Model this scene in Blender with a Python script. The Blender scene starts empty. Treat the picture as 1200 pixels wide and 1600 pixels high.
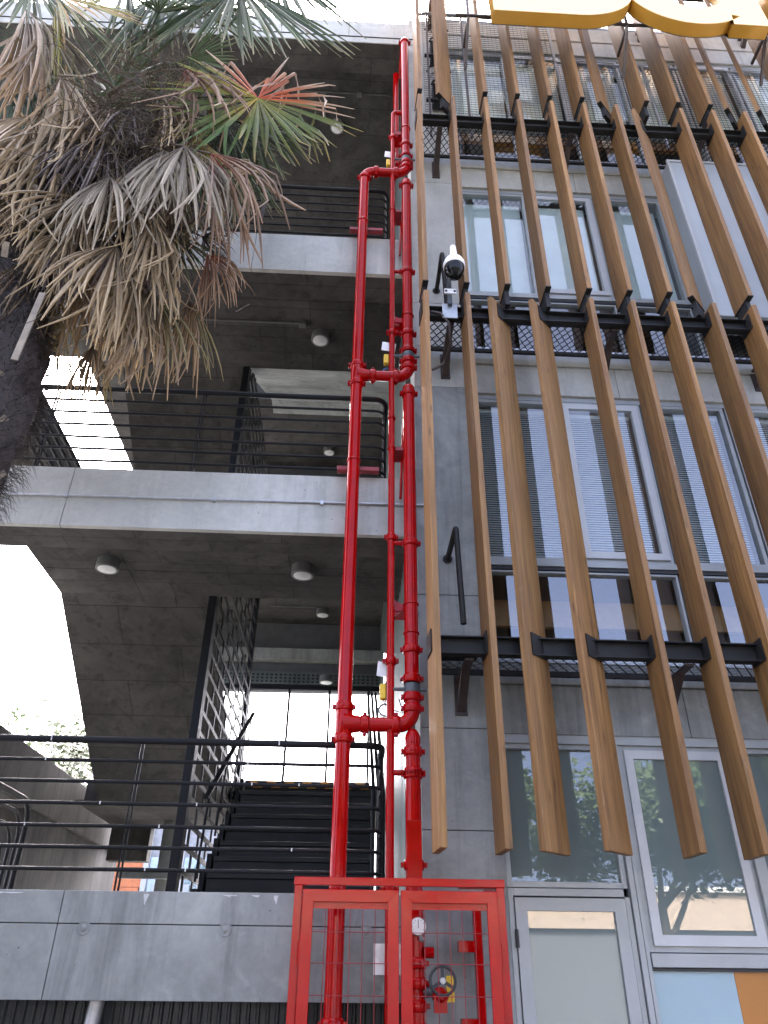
import bpy, math, random
import numpy as np
from mathutils import Vector, Matrix
R = math.radians
random.seed(7)
SC = bpy.context.scene
COL = SC.collection

# ------------------------------------------------------------------ camera
CAM = bpy.data.cameras.new('camera')
CAM.sensor_fit = 'VERTICAL'; CAM.sensor_height = 36.0; CAM.sensor_width = 27.0
CAM.lens = 36.0 * 1150 / 1600
CAM.clip_start = 0.05; CAM.clip_end = 2000
cam = bpy.data.objects.new('camera', CAM); COL.objects.link(cam)
_p, _r, _y = R(32.172), R(0.613), R(2.454)
fw = Vector((math.sin(_y)*math.cos(_p), math.cos(_y)*math.cos(_p), math.sin(_p)))
rt = Vector((math.cos(_y), -math.sin(_y), 0)); up = rt.cross(fw)
rt, up = rt*math.cos(_r) + up*math.sin(_r), up*math.cos(_r) - rt*math.sin(_r)
cam.matrix_world = Matrix(((rt.x, up.x, -fw.x, 0), (rt.y, up.y, -fw.y, 0), (rt.z, up.z, -fw.z, 1.6), (0, 0, 0, 1)))
SC.camera = cam

# ------------------------------------------------------------------ sky, sun, exposure
SUN_EL, SUN_AZ = 50.0, 346.0        # azimuth from +Y clockwise: behind the building, to the left, so the facade lies in open shade
W = bpy.data.worlds.new('World'); SC.world = W; W.use_nodes = True
nt = W.node_tree; bg = nt.nodes['Background']
sky = nt.nodes.new('ShaderNodeTexSky'); sky.sky_type = 'NISHITA'; sky.sun_disc = False
sky.sun_elevation = R(SUN_EL); sky.sun_rotation = R(SUN_AZ)
sky.air_density = 0.17; sky.dust_density = 6.0; sky.ozone_density = 2.0
nt.links.new(sky.outputs[0], bg.inputs[0]); bg.inputs[1].default_value = 0.15
sl = bpy.data.lights.new('sun', 'SUN'); sl.energy = 1.5; sl.angle = R(10); sl.color = (1, .97, .93)
so = bpy.data.objects.new('sun', sl); COL.objects.link(so)
sd = Vector((math.sin(R(SUN_AZ))*math.cos(R(SUN_EL)), math.cos(R(SUN_AZ))*math.cos(R(SUN_EL)), math.sin(R(SUN_EL))))
so.rotation_euler = sd.to_track_quat('Z', 'Y').to_euler(); so.location = (0, -5, 20)
vs = SC.view_settings
vs.view_transform = 'Standard'; vs.look = 'None'; vs.gamma = 1; vs.exposure = 4.45
SC.render.film_transparent = False
SC.cycles.max_bounces = 8; SC.cycles.diffuse_bounces = 4; SC.cycles.transparent_max_bounces = 12
SC.cycles.use_denoising = True

# ------------------------------------------------------------------ materials
MATS = {}
class N:
    """small node-graph helper"""
    def __init__(s, name):
        s.m = bpy.data.materials.new(name); s.m.use_nodes = True
        s.t = s.m.node_tree; s.b = s.t.nodes['Principled BSDF']; s.o = s.t.nodes['Material Output']
        MATS[name] = s.m
    def n(s, typ, **kw):
        x = s.t.nodes.new(typ)
        for k, v in kw.items():
            if k.startswith('_'): setattr(x, k[1:], v)
            else: x.inputs[k.replace('__', ' ')].default_value = v
        return x
    def l(s, a, b): s.t.links.new(a, b)
    def coord(s, kind='Object', scale=(1, 1, 1)):
        c = s.n('ShaderNodeTexCoord'); mp = s.n('ShaderNodeMapping'); mp.inputs['Scale'].default_value = scale
        s.l(c.outputs[kind], mp.inputs[0]); return mp.outputs[0]
    def noise(s, co, scale, detail=6, rough=.6, dist=0):
        x = s.n('ShaderNodeTexNoise', Scale=scale, Detail=detail, Roughness=rough, Distortion=dist); s.l(co, x.inputs[0]); return x.outputs[0]
    def ramp(s, f, stops):
        x = s.n('ShaderNodeValToRGB'); e = x.color_ramp.elements
        while len(e) < len(stops): e.new(.5)
        for i, (p, c) in enumerate(stops):
            e[i].position = p; e[i].color = (c, c, c, 1) if not hasattr(c, '__len__') else (*c, 1)
        s.l(f, x.inputs[0]); return x.outputs[0]
    def mix(s, f, a, b, mode='MIX'):
        x = s.n('ShaderNodeMix', _data_type='RGBA', _blend_type=mode)
        for i, v in ((0, f), (6, a), (7, b)):
            if hasattr(v, 'links'): s.l(v, x.inputs[i])
            else: x.inputs[i].default_value = v if i == 0 else (*v, 1)
        return x.outputs[2]
    def bump(s, h, strength=.3, dist=.01):
        x = s.n('ShaderNodeBump', Strength=strength, Distance=dist); s.l(h, x.inputs['Height']); s.l(x.outputs[0], s.b.inputs['Normal'])
    def setp(s, **kw):
        for k, v in kw.items():
            i = s.b.inputs[k.replace('__', ' ')]
            if hasattr(v, 'links'): s.l(v, i)
            else: i.default_value = (*v, 1) if hasattr(v, '__len__') else v
        return s
    def rnd(s): return s.n('ShaderNodeObjectInfo').outputs['Random']

def concrete(name, dark, light, stain=.3, boards=0.0):
    g = N(name); co = g.coord()
    big = g.noise(co, 1.1, 9, .66, .5); fine = g.noise(co, 16, 7, .72); mid = g.noise(co, 4.5, 6, .6, .8)
    streak = g.noise(g.coord(scale=(6, 6, .45)), 1.0, 7, .7, .5)
    c = g.mix(g.ramp(big, [(.32, 0), (.70, 1)]), dark, light)
    c = g.mix(g.ramp(mid, [(.55, 0), (.72, .35)]), c, tuple(min(1, x*1.18) for x in light))
    c = g.mix(g.ramp(streak, [(.50, 0), (.66, stain)]), c, tuple(x*.6 for x in dark))
    c = g.mix(.35, c, g.ramp(fine, [(.25, .45), (.75, 1)]), 'MULTIPLY')
    v = g.n('ShaderNodeTexVoronoi', Scale=13.0); g.l(co, v.inputs[0])
    pit = g.ramp(v.outputs['Distance'], [(.04, 0), (.085, 1)])
    n2 = g.noise(co, 2.6, 3, .5); pm = g.mix(g.ramp(n2, [(.5, 0), (.58, 1)]), (1, 1, 1), pit)
    c = g.mix(.7, c, pm, 'MULTIPLY'); h = g.mix(.5, fine, pm)
    if boards:
        br = g.n('ShaderNodeTexBrick', Scale=1.0, Mortar__Size=.006, Brick__Width=1.22, Row__Height=.42, Bias=0.0)
        br.inputs['Color1'].default_value = (.72, .72, .72, 1); br.inputs['Color2'].default_value = (1, 1, 1, 1); br.inputs['Mortar'].default_value = (.35, .35, .35, 1); br.inputs['Mortar Smooth'].default_value = .3
        wob = g.n('ShaderNodeVectorMath', _operation='ADD'); g.l(co, wob.inputs[0]); nv = g.n('ShaderNodeTexNoise', Scale=3.0, Detail=4.0); sc2 = g.n('ShaderNodeVectorMath', _operation='SCALE'); sc2.inputs['Scale'].default_value = .03
        g.l(nv.outputs['Color'], sc2.inputs[0]); g.l(sc2.outputs[0], wob.inputs[1]); g.l(wob.outputs[0], br.inputs[0])
        c = g.mix(boards, c, br.outputs[0], 'MULTIPLY'); h = g.mix(.5, h, br.outputs[0])
    g.setp(Base__Color=c, Roughness=.85); g.b.inputs['Specular IOR Level'].default_value = .25
    g.bump(h, .3, .012)
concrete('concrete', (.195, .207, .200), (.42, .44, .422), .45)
concrete('concrete_pale_lit', (.40, .405, .375), (.57, .575, .53), .35)  # upper concrete, lightened in colour for the stronger skylight higher up
concrete('concrete_brown_shaded', (.042, .041, .039), (.112, .107, .098), .6, .75)  # same concrete with the shade of soffits and side beams darkened into its colour
concrete('ground_concrete', (.09, .09, .09), (.15, .148, .145))

def plain(name, col, rough=.5, metal=0, var=.25, nscale=6, bump=.0, coat=0, spec=.5):
    g = N(name); co = g.coord()
    n = g.noise(co, nscale, 6, .65)
    c = g.mix(g.ramp(n, [(.3, 0), (.7, 1)]), tuple(x*(1-var) for x in col), tuple(min(1, x*(1+var)) for x in col))
    g.setp(Base__Color=c, Metallic=metal, Roughness=g.ramp(n, [(.2, max(.02, rough*.75)), (.8, min(1, rough*1.3))]))
    g.b.inputs['Coat Weight'].default_value = coat; g.b.inputs['Coat Roughness'].default_value = .08
    g.b.inputs['Specular IOR Level'].default_value = spec
    if bump: g.bump(g.noise(co, nscale*8, 4, .6), bump, .003)
plain('red_paint', (.34, .0006, .0010), .11, 0, .14, 9, .08, .0, .24)
plain('red_dull', (.22, .012, .016), .45, 0, .3, 14, .15)
plain('black_steel', (.017, .017, .017), .6, 0, .4, 9, .12, 0, .25)
plain('brown_steel', (.045, .030, .026), .5, 0, .4, 9, .12)
plain('rail_steel', (.009, .010, .012), .6, 0, .4, 12, .12, 0, .22)
plain('chip', (.55, .56, .55), .6)
plain('aluminium', (.34, .365, .37), .4, .1, .10, 3, .03)
plain('white_frame', (.48, .50, .51), .4, 0, .08, 3, .02)
plain('galvanised', (.42, .44, .46), .4, .6, .2, 20, .1)
plain('white_plastic', (.78, .78, .78), .3, 0, .04)
plain('dark_rubber', (.02, .022, .025), .5)
plain('grey_valve', (.06, .068, .075), .4)
plain('yellow_tag', (.75, .50, .02), .45)
plain('blue_plastic', (.05, .12, .35), .4)
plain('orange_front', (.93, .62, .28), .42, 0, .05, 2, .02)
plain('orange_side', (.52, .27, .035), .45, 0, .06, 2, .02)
plain('room_grey', (.10, .105, .11), .8)
plain('room_wood', (.42, .22, .08), .5, 0, .35, 3)
plain('blind_white', (.50, .53, .53), .55, 0, .05)
plain('blind_pale_lit', (.74, .78, .77), .55, 0, .05)  # top-floor blinds, colour raised to make up for weak light there
plain('shade_fabric', (.60, .66, .63), .8, 0, .1, 2)
plain('dark_interior', (.02, .024, .03), .7)
plain('panel_blue', (.30, .42, .47), .35, 0, .04, 2)
plain('panel_orange', (.42, .17, .03), .45, 0, .08, 2)
plain('panel_white', (.40, .44, .46), .4, 0, .06, 2)
plain('corrugated_pale', (.12, .145, .135), .45, .2, .15, 3)
plain('corrugated_dark', (.035, .04, .043), .5, .2, .3, 3)
plain('black_step', (.011, .0125, .014), .7, 0, .45, 5, .2)
plain('diffuser', (.62, .63, .62), .5)
plain('lamp_body', (.10, .105, .10), .5)
plain('orange_tile', (.55, .19, .08), .6, 0, .2, 3)
plain('far_wall', (.40, .42, .44), .7)
plain('far_pale', (.36, .29, .215), .8)
plain('bark', (.10, .075, .055), .9, 0, .4, 12, .6)
plain('palm_fibre', (.055, .045, .04), .9, 0, .6, 20, .5)
plain('palm_stalk', (.085, .062, .04), .8, 0, .5, 8)
plain('palm_boot', (.30, .25, .19), .8, 0, .4, 8)
plain('asphalt', (.05, .05, .052), .9, 0, .3, 8, .3)
plain('tag_white', (.75, .75, .73), .5)

# hazard stripe
g = N('hazard'); w = g.n('ShaderNodeTexWave', _wave_type='BANDS', _bands_direction='DIAGONAL', Scale=2.85); g.l(g.coord(scale=(1, 1, 1)), w.inputs[0])
g.setp(Base__Color=g.ramp(w.outputs[1], [(.48, (.02, .02, .02)), (.52, (.62, .26, .03))]), Roughness=.6)

# wood: long grain along Z, knots, per-plank tone
g = N('timber'); co0 = g.n('ShaderNodeTexCoord')
add = g.n('ShaderNodeVectorMath', _operation='ADD'); g.l(co0.outputs['Object'], add.inputs[0])
rv = g.rnd(); sc_ = g.n('ShaderNodeMath', _operation='MULTIPLY'); sc_.inputs[1].default_value = 37.0; g.l(rv, sc_.inputs[0])
cb = g.n('ShaderNodeCombineXYZ'); g.l(sc_.outputs[0], cb.inputs[0]); g.l(sc_.outputs[0], cb.inputs[2]); g.l(cb.outputs[0], add.inputs[1])
mp = g.n('ShaderNodeMapping'); mp.inputs['Scale'].default_value = (22, 22, .9); g.l(add.outputs[0], mp.inputs[0])
gr = g.noise(mp.outputs[0], 1.3, 8, .6, .6)
mp2 = g.n('ShaderNodeMapping'); mp2.inputs['Scale'].default_value = (6, 6, 1.1); g.l(add.outputs[0], mp2.inputs[0])
vo = g.n('ShaderNodeTexVoronoi', Scale=2.6); g.l(mp2.outputs[0], vo.inputs[0])
knot = g.ramp(vo.outputs['Distance'], [(.05, 0), (.17, 1)])
mp3 = g.n('ShaderNodeMapping'); mp3.inputs['Scale'].default_value = (70, 70, 7); g.l(add.outputs[0], mp3.inputs[0])
scr = g.ramp(g.noise(mp3.outputs[0], 1.0, 2, .4), [(.70, 0), (.76, 1)])
c = g.ramp(gr, [(.28, (.105, .046, .012)), (.5, (.215, .104, .028)), (.72, (.33, .178, .056))])
c = g.mix(g.ramp(knot, [(0, .75), (1, 0)]), c, (.035, .014, .006))
c = g.mix(scr, c, (.28, .165, .08))
mp4 = g.n('ShaderNodeMapping'); mp4.inputs['Scale'].default_value = (55, 55, 1.6); g.l(add.outputs[0], mp4.inputs[0])
fg = g.noise(mp4.outputs[0], 1.6, 5, .65, .3)
c = g.mix(.8, c, g.ramp(fg, [(.36, .62), (.52, 1), (.75, 1.0)]), 'MULTIPLY')
tone = g.n('ShaderNodeHueSaturation'); g.l(c, tone.inputs['Color'])
tv = g.n('ShaderNodeMapRange'); tv.inputs['To Min'].default_value = .78; tv.inputs['To Max'].default_value = 1.22; g.l(rv, tv.inputs[0]); g.l(tv.outputs[0], tone.inputs['Value'])
big = g.noise(add.outputs[0], .8, 4, .6)
c2 = g.mix(g.ramp(big, [(.35, 0), (.7, .45)]), tone.outputs[0], (.205, .118, .044))
g.setp(Base__Color=c2, Roughness=.62); g.bump(g.mix(.5, gr, fg), .45, .004)

# palm leaves: colour by vertex attribute 'tint' (leaf pigment, plus shade in the dark fill), slightly translucent
g = N('palm_leaf'); at = g.n('ShaderNodeVertexColor', _layer_name='tint')
nz = g.noise(g.coord(scale=(1, 1, 1)), 18, 4, .6)
c = g.mix(.55, at.outputs[0], g.ramp(nz, [(.25, .45), (.75, 1)]), 'MULTIPLY')
g.setp(Base__Color=c, Roughness=.55)
tr = g.n('ShaderNodeBsdfTranslucent'); g.l(c, tr.inputs[0]); ms = g.n('ShaderNodeMixShader'); ms.inputs[0].default_value = .22
g.l(g.b.outputs[0], ms.inputs[1]); g.l(tr.outputs[0], ms.inputs[2]); g.l(ms.outputs[0], g.o.inputs[0])
g = N('tree_leaf'); c = g.mix(g.noise(g.coord(), 3, 4, .6), (.025, .05, .016), (.09, .13, .04))
g.setp(Base__Color=c, Roughness=.5)
tr = g.n('ShaderNodeBsdfTranslucent'); g.l(c, tr.inputs[0]); ms = g.n('ShaderNodeMixShader'); ms.inputs[0].default_value = .3
g.l(g.b.outputs[0], ms.inputs[1]); g.l(tr.outputs[0], ms.inputs[2]); g.l(ms.outputs[0], g.o.inputs[0])

# glazing
def glass(name, tint, f0):
    """thin pane: Schlick reflection (same from both sides) over a tinted clear sheet"""
    g = N(name); tp = g.n('ShaderNodeBsdfTransparent'); tp.inputs[0].default_value = (*tint, 1)
    gl = g.n('ShaderNodeBsdfGlossy', Roughness=.004); gl.inputs[0].default_value = (.95, .98, 1, 1)
    lw = g.n('ShaderNodeLayerWeight'); pw = g.n('ShaderNodeMath', _operation='POWER'); pw.inputs[1].default_value = 5.0; g.l(lw.outputs['Facing'], pw.inputs[0])
    mr = g.n('ShaderNodeMapRange'); mr.inputs['To Min'].default_value = f0; g.l(pw.outputs[0], mr.inputs[0]); ms = g.n('ShaderNodeMixShader')
    g.l(mr.outputs[0], ms.inputs[0]); g.l(tp.outputs[0], ms.inputs[1]); g.l(gl.outputs[0], ms.inputs[2]); g.l(ms.outputs[0], g.o.inputs[0])
glass('clear_glass', (.86, .92, .93), .16)
glass('upper_glass', (.93, .97, .97), .07)
glass('thin_glass', (.95, .97, .97), .05)
g = N('frosted_glass'); co = g.coord()
g.setp(Base__Color=g.mix(g.noise(co, .8, 4, .5), (.125, .165, .162), (.16, .205, .20)), Roughness=.5)
g.b.inputs['Specular IOR Level'].default_value = 0; g.b.inputs['Coat Weight'].default_value = 1; g.b.inputs['Coat IOR'].default_value = 1.85; g.b.inputs['Coat Roughness'].default_value = .004
g = N('dome_glass'); g.setp(Base__Color=(.005, .006, .007), Roughness=.06); g.b.inputs['IOR'].default_value = 1.33
g = N('slit_glow'); g.b.inputs['Emission Color'].default_value = (1, .98, .94, 1); g.b.inputs['Emission Strength'].default_value = 2.5  # glow standing in for daylight through a slit, no lamp
g = N('dial_face'); g.setp(Base__Color=(.78, .8, .82), Roughness=.25)

# ------------------------------------------------------------------ geometry helpers
class MB:
    def __init__(s): s.v = []; s.f = []; s.sm = []; s.col = []
    def add(s, vs, fs, smooth=False):
        b = len(s.v); s.v += [tuple(p) for p in vs]; s.f += [tuple(i+b for i in q) for q in fs]; s.sm += [smooth]*len(fs)
        return s
    def box(s, x0, x1, y0, y1, z0, z1):
        return s.add([(x0,y0,z0),(x1,y0,z0),(x1,y1,z0),(x0,y1,z0),(x0,y0,z1),(x1,y0,z1),(x1,y1,z1),(x0,y1,z1)],
                     [(0,3,2,1),(4,5,6,7),(0,1,5,4),(1,2,6,5),(2,3,7,6),(3,0,4,7)])
    def obox(s, c, ax, ay, az):
        """box centred at c with half-axis vectors"""
        c = Vector(c); ax = Vector(ax); ay = Vector(ay); az = Vector(az)
        P = [c+sx*ax+sy*ay+sz*az for sz in (-1, 1) for sx, sy in ((-1,-1),(1,-1),(1,1),(-1,1))]
        return s.add(P, [(0,3,2,1),(4,5,6,7),(0,1,5,4),(1,2,6,5),(2,3,7,6),(3,0,4,7)])
    def bar(s, a, b, w, h, up=(0, 0, 1)):
        a = Vector(a); b = Vector(b); d = (b-a); L = d.length; d.normalize(); u = Vector(up)
        if abs(d.dot(u)) > .98: u = Vector((0, 1, 0))
        sx = d.cross(u).normalized(); sz = sx.cross(d)
        return s.obox((a+b)/2, d*L/2, sx*w/2, sz*h/2)
    def tube(s, pts, r, n=12, caps=True, smooth=True):
        pts = [Vector(p) for p in pts]; m = len(pts); rr = r if hasattr(r, '__len__') else [r]*m
        T = [(pts[min(i+1, m-1)]-pts[max(i-1, 0)]).normalized() for i in range(m)]
        u = Vector((0, 0, 1)) if abs(T[0].z) < .9 else Vector((1, 0, 0))
        u = (u - T[0]*u.dot(T[0])).normalized(); V = []; F = []
        for i in range(m):
            u = (u - T[i]*u.dot(T[i])).normalized(); w = T[i].cross(u)
            V += [pts[i] + (u*math.cos(2*math.pi*k/n) + w*math.sin(2*math.pi*k/n))*rr[i] for k in range(n)]
        for i in range(m-1):
            F += [(i*n+k, i*n+(k+1) % n, (i+1)*n+(k+1) % n, (i+1)*n+k) for k in range(n)]
        s.add(V, F, smooth)
        if caps: 
            s.add(V[:n][::-1], [tuple(range(n))]); s.add(V[-n:], [tuple(range(n))])
        return s
    def lathe(s, c, axis, prof, n=24, smooth=True):
        """prof: list of (distance along axis, radius)"""
        c = Vector(c); a = Vector(axis).normalized(); u = a.orthogonal().normalized(); w = a.cross(u); V = []; F = []
        for t, r in prof: V += [c + a*t + (u*math.cos(2*math.pi*k/n) + w*math.sin(2*math.pi*k/n))*max(r, 1e-4) for k in range(n)]
        for i in range(len(prof)-1): F += [(i*n+k, i*n+(k+1) % n, (i+1)*n+(k+1) % n, (i+1)*n+k) for k in range(n)]
        s.add(V, F, smooth)
        if prof[0][1] > .002: s.add(V[:n][::-1], [tuple(range(n))])
        if prof[-1][1] > .002: s.add(V[-n:], [tuple(range(n))])
        return s
    def prism(s, poly, origin, e1, e2, ext):
        """2-D polygon (CCW) in plane e1,e2 extruded by vector ext"""
        o = Vector(origin); e1 = Vector(e1); e2 = Vector(e2); ext = Vector(ext); n = len(poly)
        A = [o+e1*a+e2*b for a, b in poly]; B = [p+ext for p in A]
        s.add(A+B, [tuple(range(n))[::-1], tuple(range(n, 2*n))] + [(i, (i+1) % n, n+(i+1) % n, n+i) for i in range(n)])
        return s
    def mesh(s, name, mat, bevel=0):
        me = bpy.data.meshes.new(name); me.from_pydata(s.v, [], s.f); me.update()
        me.polygons.foreach_set('use_smooth', s.sm)
        me.materials.append(MATS[mat])
        return me
    def build(s, name, mat, parent=None, **kw): return link(name, s.mesh(name, mat), parent, **kw)

def link(name, me, parent=None, loc=None, kind=None, bevel=0):
    o = bpy.data.objects.new(name, me); COL.objects.link(o)
    if parent is not None:
        o.parent = parent
        o.location = Vector(loc) if loc is not None else -root_loc(parent)
    elif loc is not None: o.location = loc
    if kind: o['kind'] = kind
    if bevel:
        b = o.modifiers.new('bevel', 'BEVEL'); b.width = bevel; b.segments = 2; b.limit_method = 'ANGLE'; b.angle_limit = R(40)
    return o
def root_loc(p):
    v = Vector((0, 0, 0))
    while p is not None: v += p.location; p = p.parent
    return v
def thing(name, label, cat, loc, group=None):
    o = bpy.data.objects.new(name, None); COL.objects.link(o); o.location = loc; o.empty_display_size = .2
    o['label'] = label; o['category'] = cat
    if group: o['group'] = group
    return o
def tag(o, label, cat, group=None):
    o['label'] = label; o['category'] = cat
    if group: o['group'] = group
    return o
def struct(o): o['kind'] = 'structure'; return o
def arc(c, a0, a1, r, e1, e2, n=8):
    c = Vector(c); e1 = Vector(e1); e2 = Vector(e2)
    return [c + e1*math.cos(a0+(a1-a0)*i/n)*r + e2*math.sin(a0+(a1-a0)*i/n)*r for i in range(n+1)]

# ------------------------------------------------------------------ ground
struct(MB().add([(-400,-400,0),(400,-400,0),(400,400,0),(-400,400,0)], [(0,1,2,3)]).build('ground', 'asphalt'))
struct(MB().box(-12, 12, .5, 12.0, -.1, .12).build('pavement', 'ground_concrete'))

# ------------------------------------------------------------------ stair tower (left)
F = [2.03, 5.25, 8.45]; ST = 3.21
YF, YB, YL = 5.25, 5.64, 7.0          # slab front, beam back, landing back
XR = .497
tower = thing('stair_tower', 'open concrete stair tower with three landings left of the red pipes', 'building', (-1.5, 5.25, 0))
def joined_front(f, zs, xs, mat, parent):
    """front face of an edge beam cast in lifts: panels with fine recessed joints"""
    for i in range(len(zs)-1):
        for j in range(len(xs)-1):
            g_ = .0025
            MB().box(xs[j]+g_, xs[j+1]-g_, YF, YF+.05, zs[i]+(g_ if i else 0), zs[i+1]-(g_ if i < len(zs)-2 else 0)).build('concrete_panel', mat, parent, bevel=.004)
for k, f in enumerate(F):
    mt = ['concrete', 'concrete_pale_lit', 'concrete_pale_lit'][k]
    slab = MB().box(-6.5, XR, YF+.045, YB, f-.57, f).build('landing_slab', 'concrete_brown_shaded', tower, bevel=.008)
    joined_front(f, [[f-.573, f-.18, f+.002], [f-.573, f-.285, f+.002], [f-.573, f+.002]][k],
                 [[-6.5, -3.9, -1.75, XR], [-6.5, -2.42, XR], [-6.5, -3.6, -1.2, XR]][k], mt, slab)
    if k: MB().box(-3.02, XR, YB, YL, f-.35, f-.004).build('landing_ceiling', 'concrete_brown_shaded', tower)
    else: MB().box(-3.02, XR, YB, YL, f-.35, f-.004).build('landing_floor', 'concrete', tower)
# tie holes on the lowest slab front
for x in (-1.586, -.726, .142, -2.45):
    h = MB().lathe((x, YF-.002, 1.828), (0, 1, 0), [(0, .040), (-.0025, .038), (-.0025, .034), (.0005, .032), (.0005, .020), (-.006, .017), (-.006, .0)], 20).build('tie_hole', 'concrete', tower)
# paint-like chipped mortar patches along the top arris
for x, w_, d_ in ((-2.75, .10, .09), (-2.45, .05, .05), (-2.1, .2, .012), (-1.24, .03, .075), (-.72, .09, .014), (-.56, .05, .016), (-.43, .028, .055)):
    n = 12; poly = [(w_/2*math.cos(2*math.pi*i/n)*random.uniform(.7, 1.2), -abs(math.sin(math.pi*i/n*1.0))*d_*random.uniform(.6, 1.1) if i else 0) for i in range(n)]
    poly = [(-w_/2, 0)] + [(-w_/2 + w_*i/7, -d_*random.uniform(.35, 1.0)*math.sin(math.pi*(i+.4)/8)) for i in range(8)] + [(w_/2, 0)]
    MB().prism(poly, (x, YF-.002, 2.018), (1, 0, 0), (0, 0, 1), (0, .001, 0)).build('mortar_patch', 'chip', tower)
# roof
roof = MB().box(-7, .62, YF, 12, 12.95, 13.25).build('roof', 'concrete_pale_lit', tower, bevel=.01)
MB().box(-7, .60, YF+.003, YF+.42, 12.67, 12.952).build('edge_beam', 'concrete_brown_shaded', roof, bevel=.008)
MB().box(-7, .615, YF-.010, YF+.002, 12.672, 13.249).build('fascia_panel', 'concrete_pale_lit', roof)
MB().box(-7, .60, YF+.42, 12, 12.85, 12.955).build('soffit', 'concrete_brown_shaded', roof)
MB().box(-7, .61, YF-.022, YF-.008, 12.80, 12.812).build('drip_edge', 'concrete_brown_shaded', roof)
for x in (-6.1, -4.9, -3.7, -2.5, -1.3, -.35):
    MB().box(x, x+.006, YF-.012, YF+.0, 12.815, 13.248).build('joint', 'concrete_brown_shaded', roof)
# switchback flights, intermediate landings
Y0, Y1 = 7.35, 9.9; NR = 9
for k, f in enumerate(F):
    fm = f + ST/2
    # right flight, climbing away from the viewer
    steps = [(Y0, f)] 
    for i in range(NR): steps += [(Y0+(Y1-Y0)*i/NR, f+(fm-f)*(i+1)/NR), (Y0+(Y1-Y0)*(i+1)/NR, f+(fm-f)*(i+1)/NR)]
    if k:
        poly = [(YL, f-.35), (9.55, fm-.29), (Y1, fm-.29)] + steps[::-1][:-1] + [(Y0, f), (YL, f-.004)]
        xs = -1.36 if k == 1 else -1.498
        MB().prism(poly, (xs, 0, 0), (0, 1, 0), (0, 0, 1), (XR-xs, 0, 0)).build('stair_flight', 'concrete_brown_shaded' if k == 1 else 'concrete', tower)
    else:
        fl = MB().prism([(YL, f-.35), (9.55, fm-.29), (Y1, fm-.29), (Y1, fm-.2), (Y0+.02, f-.02), (YL, f-.02)], (-1.3, 0, 0), (0, 1, 0), (0, 0, 1), (1.3+.28, 0, 0)).build('stair_flight', 'black_step', tower)
        for i in range(NR):
            ya = Y0+(Y1-Y0)*i/NR; zt = f+(fm-f)*(i+1)/NR
            st = MB().box(-1.28, .27, ya-.02, ya+.30, zt-.045, zt).box(-1.28, .27, ya, ya+.03, zt-.18, zt-.045).build('step', 'black_step', fl, bevel=.006)
            if i < NR: MB().box(-1.345, -1.30, ya-.02, ya+.30, zt-.19, zt+.02).build('stringer_tooth', 'rail_steel', fl)
        MB().box(-1.22, .26, Y1-.325, Y1-.311, fm-.085, fm-.004).build('hazard_strip', 'hazard', fl)
    # left flight, from the intermediate landing up to the next front landing
    if k < 2:
        fn = F[k+1]
        poly = [(YL, fn-.35), (YL, fn-.004)] + [(YL+2.9*i/8, fn-.004-(fn-fm)*i/8*1.0) for i in range(1, 9)] + [(9.9, fm-.29), (9.55, fm-.29)]
        MB().prism(poly[::-1], (-3.02, 0, 0), (0, 1, 0), (0, 0, 1), (1.52, 0, 0)).build('stair_flight', 'concrete_brown_shaded', tower)
    if k < 3:
        MB().box(-3.3, XR, 9.9, 11.5, fm-.29, fm).build('middle_landing', 'concrete_brown_shaded', tower)
        MB().box(-3.3, XR, 9.55, 9.9, fm-.288, fm-.285+.01).build('landing_nib', 'concrete_brown_shaded', tower)
    # edge beam of the neighbouring walkway, running away from the viewer
    MB().box(-4.2, -3.4, 5.9, 12.5, fm-.55, fm)  .build('side_beam', 'concrete_brown_shaded', tower, bevel=.01)
# walls below / behind
MB().box(-4.2, -3.45, 8.6, 12.4, 0, F[0]+1.05).build('pier', 'concrete_brown_shaded', tower)
MB().box(-3.3, -2.75, 11.3, 11.5, 2.9, 3.34).build('upstand', 'concrete_brown_shaded', tower)
MB().lathe((-2.35, 11.0, 0), (0, 0, 1), [(0, .16), (3.4, .16)], 24).build('round_column', 'concrete', tower)
MB().box(-2.9, -1.3, 10.6, 10.7, 2.62, 2.72).build('cross_beam', 'concrete', tower)
# right-hand side wall: ribbed sheet
m = MB(); yy = 5.7; P = []
while yy < 11.5:
    P += [(.455, yy), (.455, yy+.06), (.47, yy+.075), (.47, yy+.135)]; yy += .15
for i in range(len(P)-1):
    (a, b), (c_, d) = P[i], P[i+1]; m.add([(a,b,.2),(c_,d,.2),(c_,d,12.85),(a,b,12.85)], [(0,1,2,3)])
m.build('ribbed_wall', 'corrugated_pale', tower)
MB().box(.471, .53, 5.66, 11.5, 0, 12.9).build('side_wall', 'concrete_brown_shaded', tower)
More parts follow.
